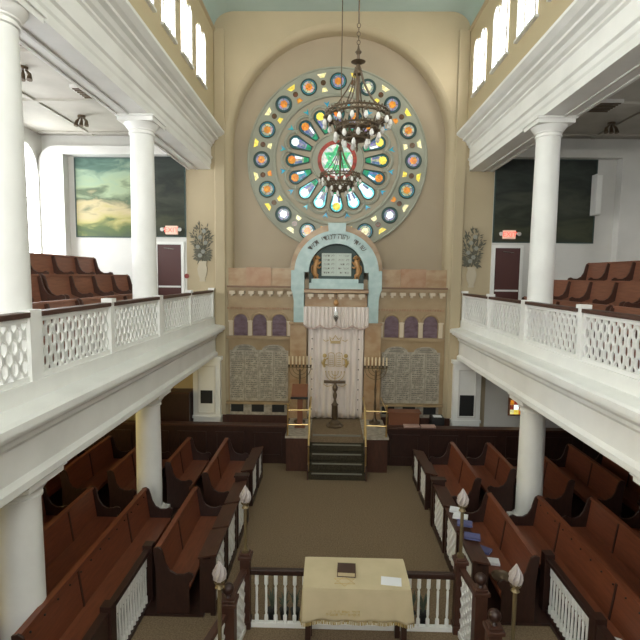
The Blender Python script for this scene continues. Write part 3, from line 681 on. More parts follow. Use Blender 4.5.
# tablets of the law
tl = thing('law_tablets', 'pale double tablet with ten engraved Hebrew lines under the blue arch', 'tablets', (CX, 13.8, 4.92))
MB().box(CX - .42, CX, 13.76, 13.83, 5.0, 5.64).box(CX, CX + .42, 13.76, 13.83, 5.0, 5.64).build('slab', mat('pale_green_marble', (0.44, 0.50, 0.43), .4), tl, bevel=.012)
MB().box(CX - .44, CX + .44, 13.74, 13.85, 4.92, 5.0).build('base', M['dkgreen'], tl)
LN = ['אנכי יי', 'לא יהיה', 'לא תשא', 'זכור את', 'כבד את', 'לא תרצח', 'לא תנאף', 'לא תגנב', 'לא תענה', 'לא תחמד']
for k, w in enumerate(LN):
    e = MB(); x = CX + (.21 if k < 5 else -.21); z = 5.54 - (k % 5) * .118
    for j, ch in enumerate(w):
        if ch != ' ': text_mb(e, ch, .085, face_front(x + .125 - j * .043, 13.757, z), .006)
    e.build('engraved_line', M['engrave'], tl)
def lion(s):
    x = CX + s * .56
    t = thing('lion_statue', 'small gilded rampant lion on the %s of the law tablets' % ('left' if s < 0 else 'right'), 'statue', (x, 13.75, 4.92))
    y = 13.76; m = -s
    b = MB().tube([(x - m * .03, y, 4.98), (x - m * .06, y, 5.08), (x - m * .05, y, 5.22), (x, y, 5.36), (x + m * .01, y, 5.46)], [.05, .075, .07, .085, .05], 10)
    b.tube([(x - m * .05, y - .03, 5.06), (x + m * .03, y - .04, 5.02), (x + m * .02, y - .04, 4.93), (x + m * .07, y - .05, 4.92)], [.05, .035, .025, .02], 8)
    b.tube([(x - m * .07, y + .03, 5.06), (x - m * .05, y + .03, 4.99), (x - m * .07, y + .03, 4.93), (x - m * .02, y + .02, 4.92)], [.05, .035, .025, .02], 8)
    b.tube([(x, y - .04, 5.34), (x + m * .06, y - .05, 5.33), (x + m * .12, y - .05, 5.40)], [.035, .026, .02], 8)
    b.tube([(x, y - .04, 5.28), (x + m * .07, y - .05, 5.22), (x + m * .12, y - .05, 5.26)], [.035, .026, .02], 8)
    b.ball((x + m * .02, y - .02, 5.52), .055, .05, .055); b.tube([(x + m * .04, y - .03, 5.51), (x + m * .10, y - .03, 5.495)], [.032, .02], 8)
    b.ball((x, y - .02, 5.575), .016); b.build('body', M['goldst'], t, smooth=True)
    mn = MB(); 
    for k in range(14):
        a = k * 2 * PI / 14; mn.tube([(x - m * .01 + .04 * math.cos(a), y - .0, 5.49 + .05 * math.sin(a)), (x - m * .03 + .09 * math.cos(a), y, 5.47 + .10 * math.sin(a))], [.02, .006], 5)
    mn.build('mane', M['goldst'], t)
    MB().tube([(x - m * .08, y, 5.05), (x - m * .14, y, 5.10), (x - m * .15, y, 5.22), (x - m * .11, y, 5.30)], [.014, .012, .012, .022], 6).build('tail', M['goldst'], t)
lion(-1); lion(1)

# curtain
def wavy(x0, x1, z0f, z1, y, amp, freq, nx=140, nz=14, th=0.02, ph=0, edge=None):
    mb = MB(); vs_ = []; fs_ = []
    for j in range(nz + 1):
        for i in range(nx + 1):
            u = i / nx; x = x0 + (x1 - x0) * u; zb = z0f(u); z = zb + (z1 - zb) * j / nz
            am = amp * (edge(u) if edge else 1)
            vs_.append((x, y + am * math.sin(freq * u * 2 * PI + ph + 0.5 * math.sin(3 * u * PI + j * .1)), z))
    for j in range(nz):
        for i in range(nx): a = j * (nx + 1) + i; fs_.append((a, a + 1, a + nx + 2, a + nx + 1))
    return mb.add(vs_, fs_)
cur = thing('ark_curtain', 'long white satin curtain embroidered in gold hanging before the ark', 'curtain', (CX, 13.6, .92))
o = wavy(CX - .76, CX + .80, lambda u: .93, 3.75, 13.66, .035, 9, edge=lambda u: .35 + 1.3 * abs(u - .5) ** 1.0 * 1.6).build('drape', M['satin'], cur, smooth=True)
so = o.modifiers.new('solid', 'SOLIDIFY'); so.thickness = .012
o = wavy(CX - .9, CX + .92, lambda u: 3.64 - .10 * abs(math.sin(u * PI * 4)) , 4.14, 13.56, .03, 16).build('valance', M['satin'], cur, smooth=True)
so = o.modifiers.new('solid', 'SOLIDIFY'); so.thickness = .012
fr = MB(); fr.tube([(CX - .9 + 1.82 * u, 13.53, 3.62 - .10 * abs(math.sin(u * PI * 4))) for u in [i / 64 for i in range(65)]], .02, 6); fr.build('scalloped_fringe', mat('beige_fringe', (0.55, 0.42, 0.36), .8), cur)
em = MB(); y = 13.60
def stroke(mb, pts, r=.008, yy=13.60): mb.tube([(CX + a * 1.1, yy, b + (.2 if b < 2.9 else 0)) for a, b in pts], r, 5)
# crown
cz = 3.16
stroke(em, [(-.12, cz), (-.15, cz + .12), (-.07, cz + .06), (0, cz + .17), (.07, cz + .06), (.15, cz + .12), (.12, cz), (-.12, cz)], .016); stroke(em, [(-.13, cz - .04), (.13, cz - .04)], .018)
stroke(em, [(-.32, cz + .05), (-.25, cz + .0), (-.17, cz + .04)], .01); stroke(em, [(.32, cz + .05), (.25, cz + .0), (.17, cz + .04)], .01)
em.build('embroidered_crown', M['gold'], cur)
em = MB()
for s in (-1, 1):
    stroke(em, [(s * .02, 2.25), (s * .02, 2.58)] + [(s * (.10 - .08 * math.cos(PI * i / 6)), 2.58 + .06 * math.sin(PI * i / 6)) for i in range(7)] + [(s * .18, 2.25), (s * .02, 2.25)], .009)
    for k in range(5): stroke(em, [(s * .05, 2.30 + k * .06), (s * .15, 2.30 + k * .06)], .008)
em.build('embroidered_tablets', M['gold'], cur)
for s in (-1, 1):
    em = MB(); em.tube([(CX + s * .30, 13.60, 2.42), (CX + s * .33, 13.60, 2.54), (CX + s * .29, 13.60, 2.66)], [.03, .045, .035], 8); em.ball((CX + s * .30, 13.60, 2.75), .06, .02, .06)
    em.tube([(CX + s * .28, 13.6, 2.64), (CX + s * .20, 13.6, 2.68)], .016, 6); em.tube([(CX + s * .30, 13.6, 2.50), (CX + s * .22, 13.6, 2.48)], .016, 6); em.tube([(CX + s * .33, 13.6, 2.46), (CX + s * .39, 13.6, 2.54), (CX + s * .37, 13.6, 2.62)], .01, 6)
    em.build('embroidered_lion', M['gold'], cur)
em = MB(); stroke(em, [(0, 1.78), (0, 2.06)], .012)
for r in (.08, .16, .24): stroke(em, [(r * math.cos(a), 2.06 + r * math.sin(a)) for a in [PI + PI * i / 10 for i in range(11)]], .009)
for k in range(-3, 4): stroke(em, [(k * .08, 2.07), (k * .08, 2.11)], .014)
stroke(em, [(-.3, 1.74), (-.2, 1.66), (-.08, 1.70)], .01); stroke(em, [(.3, 1.74), (.2, 1.66), (.08, 1.70)], .01)
em.build('embroidered_candelabrum', M['gold'], cur)
st = MB()
for s in (-1, 1):
    for k in range(9): st.ball((CX + s * .66, 13.595, 1.2 + k * .29), .02, n=6, m_=4)
st.build('edge_rosette', M['engrave'], cur)
# eternal light
et = thing('hanging_eternal_light', 'small silver hanging lamp in front of the curtain valance', 'lamp', (CX, 13.4, 3.72))
MB().tube([(CX, 13.42, 4.50), (CX, 13.42, 4.22)], .008, 5).tube([(CX, 13.42, 4.50), (CX, 13.56, 4.52)], .01, 5).build('chain', M['bronze'], et)
MB().lathe((CX, 13.42, 4.16), [(.02, 0), (.07, .05), (.08, .10), (.05, .17), (.01, .2)], 12).build('crown', M['goldst'], et, smooth=True)
MB().lathe((CX, 13.42, 3.72), [(.005, 0), (.03, .03), (.03, .05), (.075, .12), (.08, .17), (.05, .2), (.05, .24), (.03, .33), (.01, .44)], 16).build('lamp_body', M['silver'], et, smooth=True)
MB().lathe((CX, 13.42, 3.925), [(.055, 0), (.06, .05), (.055, .1)], 16).build('glass', M['bulb'], et, smooth=True)

# rose window
RX, RZ, YR = -0.06, 8.30, 14.3
rw = thing('rose_window', 'great round stained glass window with sixteen petals and a green star', 'stained glass window', (RX, 14.28, RZ))
stone = mat('rose_window_tracery', (0.33, 0.335, 0.265), .7, noise=((0.29, 0.295, 0.23), 2, V1, .4, .7)); stone2 = mat('rose_window_inner_stone', (0.37, 0.32, 0.235), .7)
MB().disc((RX, RZ), 2.55, 14.24, 14.3, 96, 1.78).build('outer_band', stone, rw)
MB().disc((RX, RZ), 1.80, 14.255, 14.3, 96, .76).build('petal_field', stone2, rw); MB().disc((RX, RZ), .77, 14.25, 14.3, 64, .5).build('hub_ring', stone, rw)
mb = MB()
for r, t_ in ((2.55, .03), (1.80, .05), (.74, .02)): mb.tube([(RX + r * math.cos(a), 14.24, RZ + r * math.sin(a)) for a in [2 * PI * i / 96 for i in range(96)]], t_, 8, closed=True)
mb.build('ring_moulding', stone, rw, smooth=True)
def P(r, a, dr=0, dt=0):
    """point at polar (r, a), then offset dr outward, dt sideways"""
    c, s = math.cos(a), math.sin(a); return (RX + (r + dr) * c - dt * s, RZ + (r + dr) * s + dt * c)
scal = MB()
for i in range(16):
    a = PI / 2 + (i) * PI / 8
    pts = [P(1.27, a, .31 * math.cos(t), .31 * math.sin(t)) for t in [math.radians(-80 + 160 * k / 10) for k in range(11)]]
    scal.tube([(x, 14.245, z) for x, z in pts], .045, 6)
scal.build('scalloped_moulding', stone, rw, smooth=True)
centers = ['orange', 'orange', 'orange', 'orange', 'orange', 'orange', 'white', 'orange', 'cyan', 'cream', 'white', 'orange', 'orange', 'orange', 'orange', 'cream']
rims = ['blue', 'blue', 'teal', 'blue', 'teal', 'blue', 'teal', 'blue', 'cyan', 'blue', 'teal', 'blue', 'teal', 'teal', 'teal', 'teal']
for i in range(16):
    a = PI / 2 + i * PI / 8; c = P(2.17, a)
    rd = MB(); rd.m(G[rims[i]]).disc(c, .205, 14.225, 14.24, 24, .175); rd.m(G['pale' if i % 2 else 'lav']).disc(c, .176, 14.222, 14.24, 20)
    rd.m(G[centers[i]]).prism([(c[0] + .11 * math.cos(q), c[1] + .11 * math.sin(q)) for q in [a + k * PI / 3 for k in range(6)]], 14.214, 14.23)
    r_ = rd.build('roundel', None, rw)
    ring = MB(); ring.tube([(c[0] + .218 * math.cos(q), 14.222, c[1] + .218 * math.sin(q)) for q in [2 * PI * k / 24 for k in range(24)]], .022, 6, closed=True).tube([(c[0] + .172 * math.cos(q), 14.222, c[1] + .172 * math.sin(q)) for q in [2 * PI * k / 24 for k in range(24)]], .010, 6, closed=True)
    for k in range(4):
        q = a + PI / 4 + k * PI / 2; ring.tube([(c[0] + .1 * math.cos(q), 14.22, c[1] + .1 * math.sin(q)), (c[0] + .21 * math.cos(q), 14.22, c[1] + .21 * math.sin(q))], .007, 5)
    ring.build('leading', M['dkgreen'], r_)
    b = a + PI / 16; q1 = ['cream', 'yellow'][i % 2] ; q2 = ['cream', 'orange', 'yellow'][i % 3]
    MB().prism([P(2.31, b, 0, -.06), P(2.31, b, 0, .06), P(2.42, b, 0, .13), P(2.42, b, 0, -.13)], 14.225, 14.24).build('outer_light', G[q1], rw)
    MB().prism([P(2.03, b, 0, -.05), P(2.03, b, 0, .05), P(1.92, b, 0, .085), P(1.92, b, 0, -.085)], 14.225, 14.24).build('inner_light', G[q2], rw)
    c2 = P(2.17, b); MB().disc(c2, .075, 14.222, 14.24, 14).build('small_roundel', G['brown'], rw)
    # petals
    top_white = i in (6, 7, 9, 10); side = i in (2, 14, 3, 13)
    def pet(sc, r0, r1, w0, w1): return [P(r0, a, 0, -w0), P(r0, a, 0, w0), P(r1, a, 0, w1)] + [P(r1, a, w1 * math.sin(t), w1 * math.cos(t)) for t in [PI * k / 10 for k in range(1, 10)]] + [P(r1, a, 0, -w1)]
    pm = MB(); body = 'lav'; tip = 'green'; edge = 'teal'; bulb_ = ['orange', 'yellow', 'orange', 'white', 'orange', 'orange', 'white', 'white', 'yellow', 'white', 'white', 'orange', 'yellow', 'yellow', 'orange', 'orange'][i]
    if i in (6, 7, 8, 9, 10): edge = 'cyan'; body = ['lav', 'lav', 'white', 'white', 'white'][i - 6]
    if i in (4, 5, 12, 11): body = ['pale', 'blue', 'lav', 'blue'][(i - 4) % 4]
    outline = pet(1, .80, 1.28, .06, .185)
    pm.m(G[edge]).prism(outline, 14.235, 14.255)
    pm.m(G[tip]).prism([P(.82, a, 0, -.045), P(.82, a, 0, .045), P(.96, a, 0, .085), P(.96, a, 0, -.085)], 14.228, 14.24)
    pm.m(G[body]).prism([P(.96, a, 0, -.07), P(.96, a, 0, .07), P(1.24, a, 0, .125), P(1.24, a, 0, -.125)], 14.226, 14.24)
    for q in (-1, 1): pm.m(G['white' if q < 0 and i % 3 else 'violet']).prism([P(1.0, a, 0, q * .02), P(1.0, a, 0, q * .075), P(1.2, a, 0, q * .11), P(1.2, a, 0, q * .05)], 14.222, 14.24)
    pm.m(G[bulb_]).prism([P(1.30, a, .115 * math.cos(t), .115 * math.sin(t)) for t in [2 * PI * k / 8 for k in range(8)]], 14.215, 14.24)
    pp = pm.build('petal', None, rw)
    MB().tube([(x, 14.235, z) for x, z in outline], .018, 6, closed=True).build('leading', M['dkgreen'], pp)
    MB().prism([P(1.50, b, 0, 0), P(1.66, b, 0, .085), P(1.60, b, 0, 0), P(1.66, b, 0, -.085)], 14.235, 14.255).build('corner_light', G['blue'], rw)
MB().disc((RX, RZ), .56, 14.23, 14.28, 48, .45).build('red_ring', G['red'], rw)
MB().disc((RX, RZ), .46, 14.25, 14.28, 48).build('centre_pane', G['milky'], rw)
for k in (0, 1):
    st = MB(); an = [PI / 2 + k * PI + q * 2 * PI / 3 for q in range(3)]
    po = [(RX + .44 * math.cos(a), RZ + .44 * math.sin(a)) for a in an]; pi_ = [(RX + .26 * math.cos(a), RZ + .26 * math.sin(a)) for a in an]
    for q in range(3): r = (q + 1) % 3; st.prism([po[q], po[r], pi_[r], pi_[q]], 14.235 + k * .006, 14.25)
    st.build('star_triangle', G['mint'], rw)

# platform and steps before the ark
t = thing('ark_platform', 'dark wooden platform with pale edging carrying the ark', 'platform', (0, 12.8, 0))
MB().box(-1.28, -.69, 12.04, 13.6, 0, .87).build('side_block', M['wood_md'], t); MB().box(.71, 1.30, 12.04, 13.6, 0, .87).build('side_block', M['wood_md'], t)
MB().box(-1.31, -.67, 12.01, 13.6, .87, .92).build('marble_cap', M['tablet'], t); MB().box(.69, 1.33, 12.01, 13.6, .87, .92).build('marble_cap', M['tablet'], t)
MB().box(-.69, .71, 12.25, 13.9, 0, .90).build('landing', M['carpet'], t)
for k in range(4):
    y0 = 11.53 + k * .18; z = .18 * (k + 1)
    st = MB().box(-.69, .71, y0, 12.25, z - .18, z - .02).build('step', M['carpet_g'], t)
    MB().box(-.61, .63, y0 - .012, y0 + .03, z - .035, z - .012).build('nosing', mat('grey_nosing', (.20, .185, .15), .6), st)
MB().box(-.61, .63, 12.238, 12.28, .865, .905).build('nosing', bpy.data.materials['grey_nosing'], t)
for s, x in ((-1, -.69), (1, .71)):
    sl = MB().prism([(11.5, 0), (11.5, .25), (12.25, .93), (12.25, 0)], x - .03 if s < 0 else x, x if s < 0 else x + .03, 'x'); sl.build('stringer', M['wood_md'], t)
for s, nm in SIDES:
    x = -.69 if s < 0 else .72; xo = -1.25 if s < 0 else 1.27
    r = thing('brass_railing', 'brass pipe railing around the platform edge on the %s of the steps' % nm, 'railing', (x, 12.1, .92))
    MB().tube([(x, 11.62, .18), (x, 11.62, .78)], .022, 10).build('newel', M['brass'], r)
    MB().tube([(x, 11.62, .82), (x, 12.15, 1.66), (x, 12.9, 1.72)], .028, 10).build('sloped_handrail', M['brass'], r)
    MB().tube([(x, 12.15, .92), (x, 12.15, 1.7)], .02, 10).build('post', M['brass'], r)
    MB().tube([(xo, 12.1, .92), (xo, 12.1, 1.68)], .02, 10).ball((xo, 12.1, 1.72), .035).build('post', M['brass'], r)
    for z in (1.20, 1.58): MB().tube([(x, 12.13, z), (xo, 12.1, z)], .016, 8).build('rail', M['brass'], r)
    MB().tube([(xo, 12.1, 1.58), (xo, 13.5, 1.58)], .016, 8).build('rail', M['brass'], r)
# seven-branched candelabra
for s, nm in SIDES:
    x = -1.02 if s < 0 else 1.08; y = 13.25
    c = thing('standing_candelabrum', 'brass stand with a row of seven candles on the %s side of the platform' % nm, 'candelabrum', (x, y, .92))
    MB().lathe((x, y, .92), [(.16, 0), (.16, .04), (.08, .07), (.04, .14), (.025, .3), (.04, .5), (.02, .7), (.035, .95), (.02, 1.1), (.03, 1.3), (.02, 1.5)], 14).build('stand', M['bronze'], c, smooth=True)
    a_ = MB()
    for r in (.1, .2, .3): a_.tube([(x + r * math.cos(q), y, 2.46 + r * math.sin(q)) for q in [PI + PI * i / 12 for i in range(13)]], .010, 6)
    a_.tube([(x - .32, y, 2.47), (x + .32, y, 2.47)], .012, 6); a_.build('branches', M['pole'], c)
    for k in range(-3, 4):
        MB().tube([(x + k * .1, y, 2.47), (x + k * .1, y, 2.55)], [.018, .032], 8).build('candle_cup', M['bronze'], c); MB().tube([(x + k * .1, y, 2.55), (x + k * .1, y, 2.78)], .021, 8).build('candle', M['candle'], c)
t = thing('reading_pulpit', 'slender orange wood pulpit with a black edged top on the left of the platform', 'pulpit', (-.98, 12.8, .92))
MB().box(-1.12, -.84, 12.7, 12.95, .92, .97).box(-1.05, -.91, 12.76, 12.9, .97, 1.75).build('stem', M['wood_or'], t)
MB().prism([(12.6, 1.78), (12.6, 1.84), (13.0, 2.06), (13.0, 2.0)], -1.2, -.78, 'x').build('slanted_top', M['wood_or'], t); MB().box(-1.22, -.76, 12.58, 12.61, 1.74, 1.80).build('black_edge', M['black'], t)
# pedestal candelabrum in front of the curtain
t = thing('pedestal_candelabrum', 'dark bronze pedestal with a flat crossbar in front of the curtain', 'candelabrum', (CX, 13.0, .9))
MB().lathe((CX, 13.0, .9), [(.24, 0), (.24, .04), (.17, .07), (.15, .12), (.07, .18), (.06, .25)], 8).build('base', M['bronze'], t)
MB().lathe((CX, 13.0, 1.12), [(.07, 0), (.09, .05), (.08, .35), (.10, .38), (.05, .44), (.03, .52), (.05, .58), (.06, .65), (.035, .74), (.07, .80), (.075, .87), (.04, .93), (.03, 1.0)], 12).build('stem', M['bronze'], t, smooth=True)
MB().box(CX - .31, CX + .28, 12.94, 13.06, 2.10, 2.16).build('crossbar', M['bronze'], t)

# ================================================================== AISLE SCREENS
for s, nm in SIDES:
    X = -1.87 if s < 0 else 1.93
    for i, (y0, y1, zt) in enumerate(((11.0, 11.68, .74), (10.1, 10.84, .80), (8.45, 9.34, .88), (7.55, 8.33, .90), (6.68, 7.45, .92))):
        w = ['farthest, beside the ark steps', 'second from the ark steps', 'in the middle of the row', 'fourth from the ark steps', 'nearest the reading table'][i]
        t = thing('lattice_screen', 'white lattice pew screen in dark frame, %s aisle side, %s' % (nm, w), 'screen', (X, (y0 + y1) / 2, 0), 'lattice pew screens on the %s of the aisle' % nm)
        lattice(MB(), (X, y0 + .06), (X, y1 - .06), .13, zt - .06, sp=.07, hh=.08, w=.046, d=.025).build('lattice_panel', M['white'], t)
        f = MB().box(X - .035, X + .035, y0, y1, 0, .13).box(X - .035, X + .035, y0, y0 + .06, .13, zt - .06).box(X - .035, X + .035, y1 - .06, y1, .13, zt - .06).box(X - .035, X + .035, y0, y1, zt - .06, zt)
        f.build('frame', M['wood_dk'], t)
        a, b = sorted((X - s * .04, X + s * .30)); 
        MB().prism([(X - s * .05, zt), (X - s * .05, zt + .03), (X + s * .22, zt - .02), (X + s * .22, zt - .05)], y0, y1).build('book_rest', M['wood_md'], t)
        for yy in (y0 + .02, y1 - .05):
            a, b = sorted((X + s * .035, X + s * .20)); MB().box(a, b, yy, yy + .03, 0.03, zt - .06).build('bracket', M['wood_dk'], t)
    a, b = sorted((X - s * .05, X + s * .2))
    tag(MB().box(a, b, 9.38, 9.5, 0, .95).box(a - .02, b + .02, 9.36, 9.52, .95, .99).build('screen_post', M['wood_dk']), 'dark square wooden post at the gap in the %s aisle screens' % nm, 'post')

# ================================================================== READING PLATFORM (bimah)
def baluster(mb, x, y, z0, z1, r=.022):
    h = z1 - z0
    mb.lathe((x, y, z0), [(r * 1.1, 0), (r * 1.1, h * .14), (r * .55, h * .17), (r * .8, h * .25), (r * .6, h * .55), (r * .75, h * .72), (r * .5, h * .76), (r * 1.1, h * .8), (r * 1.1, h)], 8)
t = thing('cross_railing', 'low railing of white turned balusters with dark handrail behind the reading table', 'railing', (.15, 6.5, 0))
MB().box(-1.29, 1.59, 6.47, 6.55, .78, .86).build('handrail', M['wood_dk'], t, bevel=.012); MB().box(-1.29, 1.59, 6.47, 6.53, 0, .07).build('bottom_rail', M['white'], t)
for k in range(21):
    b = MB(); baluster(b, -1.2 + k * .135, 6.5, .07, .78, .026); b.build('baluster', M['white'], t, smooth=True)
def newel(x, y, z1, w, ball, label):
    t = thing('newel_post', label, 'newel post', (x, y, 0))
    MB().box(x - w, x + w, y - w, y + w, 0, z1 - .08).box(x - w - .015, x + w + .015, y - w - .015, y + w + .015, 0, .12).build('shaft', M['wood_md'], t, bevel=.008)
    MB().box(x - w - .025, x + w + .025, y - w - .025, y + w + .025, z1 - .08, z1 - .03).box(x - w, x + w, y - w, y + w, z1 - .03, z1).build('cap', M['wood_md'], t, bevel=.008)
    if ball: MB().lathe((x, y, z1), [(.04, 0), (.025, .03), (.03, .04)], 12).ball((x, y, z1 + .105), .075, n=16, m_=10).build('ball_finial', M['wood_dk'], t, smooth=True)
newel(-1.36, 6.5, 1.11, .07, False, 'plain square wooden newel at the left end of the cross railing')
newel(1.66, 6.5, 1.11, .07, False, 'plain square wooden newel at the right end of the cross railing')
newel(-1.44, 5.72, .98, .09, True, 'ball topped wooden newel left of the reading table')
newel(1.72, 5.80, 1.14, .075, True, 'ball topped wooden newel right of the reading table, the taller one farther back')
newel(1.70, 5.22, 1.08, .075, True, 'ball topped wooden newel nearest the bottom right, in front of the other')
def side_screen(xa, ya, xb, yb, z0, z1, label):
    t = thing('side_screen', label, 'screen', ((xa + xb) / 2, (ya + yb) / 2, 0))
    lattice(MB(), (xa, ya), (xb, yb), z0 + .08, z1 - .06, sp=.07, hh=.08, w=.046, d=.025).build('lattice_panel', M['white'], t)
    u = Vector((xb - xa, yb - ya, 0)); L = u.length; an = math.atan2(u.y, u.x); R = Matrix.Translation((xa, ya, 0)) @ Matrix.Rotation(an, 4, 'Z')
    MB().box(0, L, -.04, .04, z1 - .06, z1, R).build('handrail', M['wood_md'], t); MB().box(0, L, -.03, .03, z0, z0 + .08, R).build('bottom_rail', M['white'], t)
side_screen(-1.365, 6.40, -1.43, 5.86, 0, .92, 'white lattice side screen left of the reading table')
side_screen(1.665, 6.40, 1.715, 5.90, 0, 1.0, 'white lattice side screen right of the reading table')
side_screen(-1.47, 5.58, -1.62, 4.9, 0, .85, 'white lattice side screen at the bottom left edge beside the reading table')
def torch(x, y, z0, z1, label):
    t = thing('torch_lamp', label, 'lamp', (x, y, z0))
    zb = z1 - .25
    MB().tube([(x, y, z0), (x, y, z0 + .04)], .05, 12).tube([(x, y, z0), (x, y, zb - .05)], .023, 12).build('pole', M['pole'], t, smooth=True)
    MB().lathe((x, y, zb - .09), [(.028, 0), (.05, .02), (.035, .04), (.03, .06), (.06, .08), (.065, .10)], 14).build('collar', M['pole'], t, smooth=True)
    g = MB(); n = 16; prof = [(.04, 0), (.068, .04), (.075, .09), (.063, .14), (.042, .18), (.02, .22), (.004, .25)]; vs_ = []; fs_ = []
    for i, (r, z) in enumerate(prof):
        for j in range(n):
            a = 2 * PI * j / n + i * .22; rr = r * (1 + .13 * (1 if j % 2 else -1)); vs_.append((x + rr * math.cos(a), y + rr * math.sin(a), zb + z))
    for i in range(len(prof) - 1):
        for j in range(n): fs_.append((i * n + j, i * n + (j + 1) % n, (i + 1) * n + (j + 1) % n, (i + 1) * n + j))
    fs_.append(tuple(range(n))); fs_.append(tuple((len(prof) - 1) * n + j for j in range(n)))
    g.add(vs_, fs_).build('flame_glass', M['frost'], t)
torch(-1.36, 6.5, 1.11, 2.08, 'brass torch lamp with frosted flame glass standing on the far left newel')
torch(1.66, 6.5, 1.11, 2.10, 'brass torch lamp with frosted flame glass standing on the far right newel')
torch(-1.43, 5.2, 0.0, 1.78, 'tall brass torch lamp with frosted flame glass in the left foreground')
torch(1.91, 5.2, 0.0, 1.82, 'tall brass torch lamp with frosted flame glass in the right foreground')
# front balustrades of the second row
for s, nm in SIDES:
    x = -2.92 if s < 0 else 3.10; y0, y1 = (5.0, 6.98)
    if s > 0: y0 = 5.0
    t = thing('pew_balustrade', 'row of white turned balusters under a dark rail before the %s side pews' % nm, 'balustrade', (x, 6, 0))
    yn = 5.62
    MB().box(x - .05, x + .05, yn, y1, .80, .87).build('handrail', M['wood_dk'], t, bevel=.01); MB().box(x - .04, x + .04, yn, y1, 0, .07).build('bottom_rail', M['wood_dk'], t)
    for yy in (yn, y1): MB().box(x - .07, x + .07, yy - .07, yy + .07, 0, .92).build('post', M['wood_dk'], t)
    for k in range(13):
        b = MB(); baluster(b, x, yn + .13 + k * (y1 - yn - .2) / 13, .07, .80, .026); b.build('baluster', M['white'], t, smooth=True)
    tag(MB().box(x - .06, x + .04 , yn - .9, yn - .08, 0, .86).build('end_board', M['wood_dk']), 'dark wooden board continuing the baluster rail at the bottom %s' % nm, 'board')

# reading table with cloth
T = thing('reading_table', 'tall wooden reading table draped in cream cloth in the central aisle', 'table', (.17, 6.1, 0))
tx0, tx1, ty0, ty1, tz = -.50, .84, 5.76, 6.42, 1.09
for x in (tx0 + .06, tx1 - .06):
    for y in (ty0 + .06, ty1 - .06): MB().box(x - .035, x + .035, y - .035, y + .035, 0, tz - .03).build('leg', M['wood_dk'], T)
MB().box(tx0 + .01, tx1 - .01, ty0 + .01, ty1 - .01, tz - .04, tz - .012).build('tabletop', M['wood_md'], T)
c = thing('table_cloth', 'cream fringed cloth with a gold star draped over the reading table', 'tablecloth', (.17, 6.1, tz))
def cloth():
    mb = MB(); vs_ = []; fs_ = []; nx, ny, dn = 30, 14, 12; DX = .42
    # perimeter loop skirt
    top = []
    per = []
    for i in range(nx): per.append((tx0 + (tx1 - tx0) * i / nx, ty0, 0, -1))
    for i in range(ny): per.append((tx1, ty0 + (ty1 - ty0) * i / ny, 1, 0))
    for i in range(nx): per.append((tx1 - (tx1 - tx0) * i / nx, ty1, 0, 1))
    for i in range(ny): per.append((tx0, ty1 - (ty1 - ty0) * i / ny, -1, 0))
    n = len(per)
    for j in range(dn + 1):
        f = j / dn
        for i, (x, y, ax, ay) in enumerate(per):
            d = f * DX
            corner = max(0, 1 - min(abs(x - tx0) + abs(y - ty0), abs(x - tx1) + abs(y - ty0), abs(x - tx0) + abs(y - ty1), abs(x - tx1) + abs(y - ty1)) / .16)
            out = .006 + .006 * f + f * (.012 * math.sin(i * .9)) + corner * .025 * f
            cx_, cy_ = (x - .17), (y - 6.09); l = math.hypot(cx_, cy_)
            ox = out * ax + corner * f * .01 * (1 if cx_ > 0 else -1); oy = out * ay + corner * f * .01 * (1 if cy_ > 0 else -1)
            vs_.append((x + ox, y + oy, tz + .006 - d - corner * .015 * f))
    for j in range(dn):
        for i in range(n): a = j * n + i; b = j * n + (i + 1) % n; fs_.append((a, b, b + n, a + n))
    fs_.append(tuple(range(n)))
    mb.add(vs_, fs_); return mb, vs_[dn * n:]
mb, hem = cloth()
o = mb.build('cloth', M['cloth'], c, smooth=True); so = o.modifiers.new('solid', 'SOLIDIFY'); so.thickness = .006; so.offset = 1
fr = MB()
for i in range(len(hem)):
    p, q = Vector(hem[i]), Vector(hem[(i + 1) % len(hem)])
    for k in range(3):
        r = p.lerp(q, k / 3); fr.tube([r + Vector((0, 0, .01)), r + Vector((random.uniform(-.006, .006), random.uniform(-.006, .006), -.05))], .006, 4)
fr.build('fringe', M['fringe'], c)
st = MB()
for k in (0, 1):
    pts = [(.02 + .15 * math.cos(PI / 2 + k * PI + q * 2 * PI / 3), 5.90 + .10 * math.sin(PI / 2 + k * PI + q * 2 * PI / 3), tz + .010) for q in range(3)]
    st.tube(pts, .006, 4, closed=True)
st.build('gold_star', M['gold'], c)
tx = MB()
for row, w in enumerate(('לזכר נשמת הורינו', 'היקרים ז״ל תנצב״ה')):
    for j, ch in enumerate(w):
        if ch != ' ': text_mb(tx, ch, .042, face_front(.20 - j * .025 + .0, 5.722, .80 - row * .04), .006)
tx.build('embroidered_lettering', M['fringe'], c)
b = thing('prayer_book', 'thick dark brown book lying on the reading table cloth', 'book', (.06, 6.08, tz + .006))
R = Matrix.Translation((.05, 6.08, tz + .008)) @ Matrix.Rotation(-.05, 4, 'Z')
MB().box(-.12, .12, -.10, .10, .004, .012, R).box(-.12, .12, -.10, .10, .066, .078, R).box(-.12, .12, .09, .10, .012, .066, R).build('cover', M['bookbr'], b); MB().box(-.11, .11, -.09, .09, .012, .066, R).build('pages', M['cloth'], b)
R = Matrix.Translation((.62, 5.92, tz + .010)) @ Matrix.Rotation(-.12, 4, 'Z')
tag(MB().box(-.13, .13, -.085, .085, 0, .006, R).build('paper_sheets', M['paper']), 'white sheets of paper at the right edge of the reading table', 'papers')

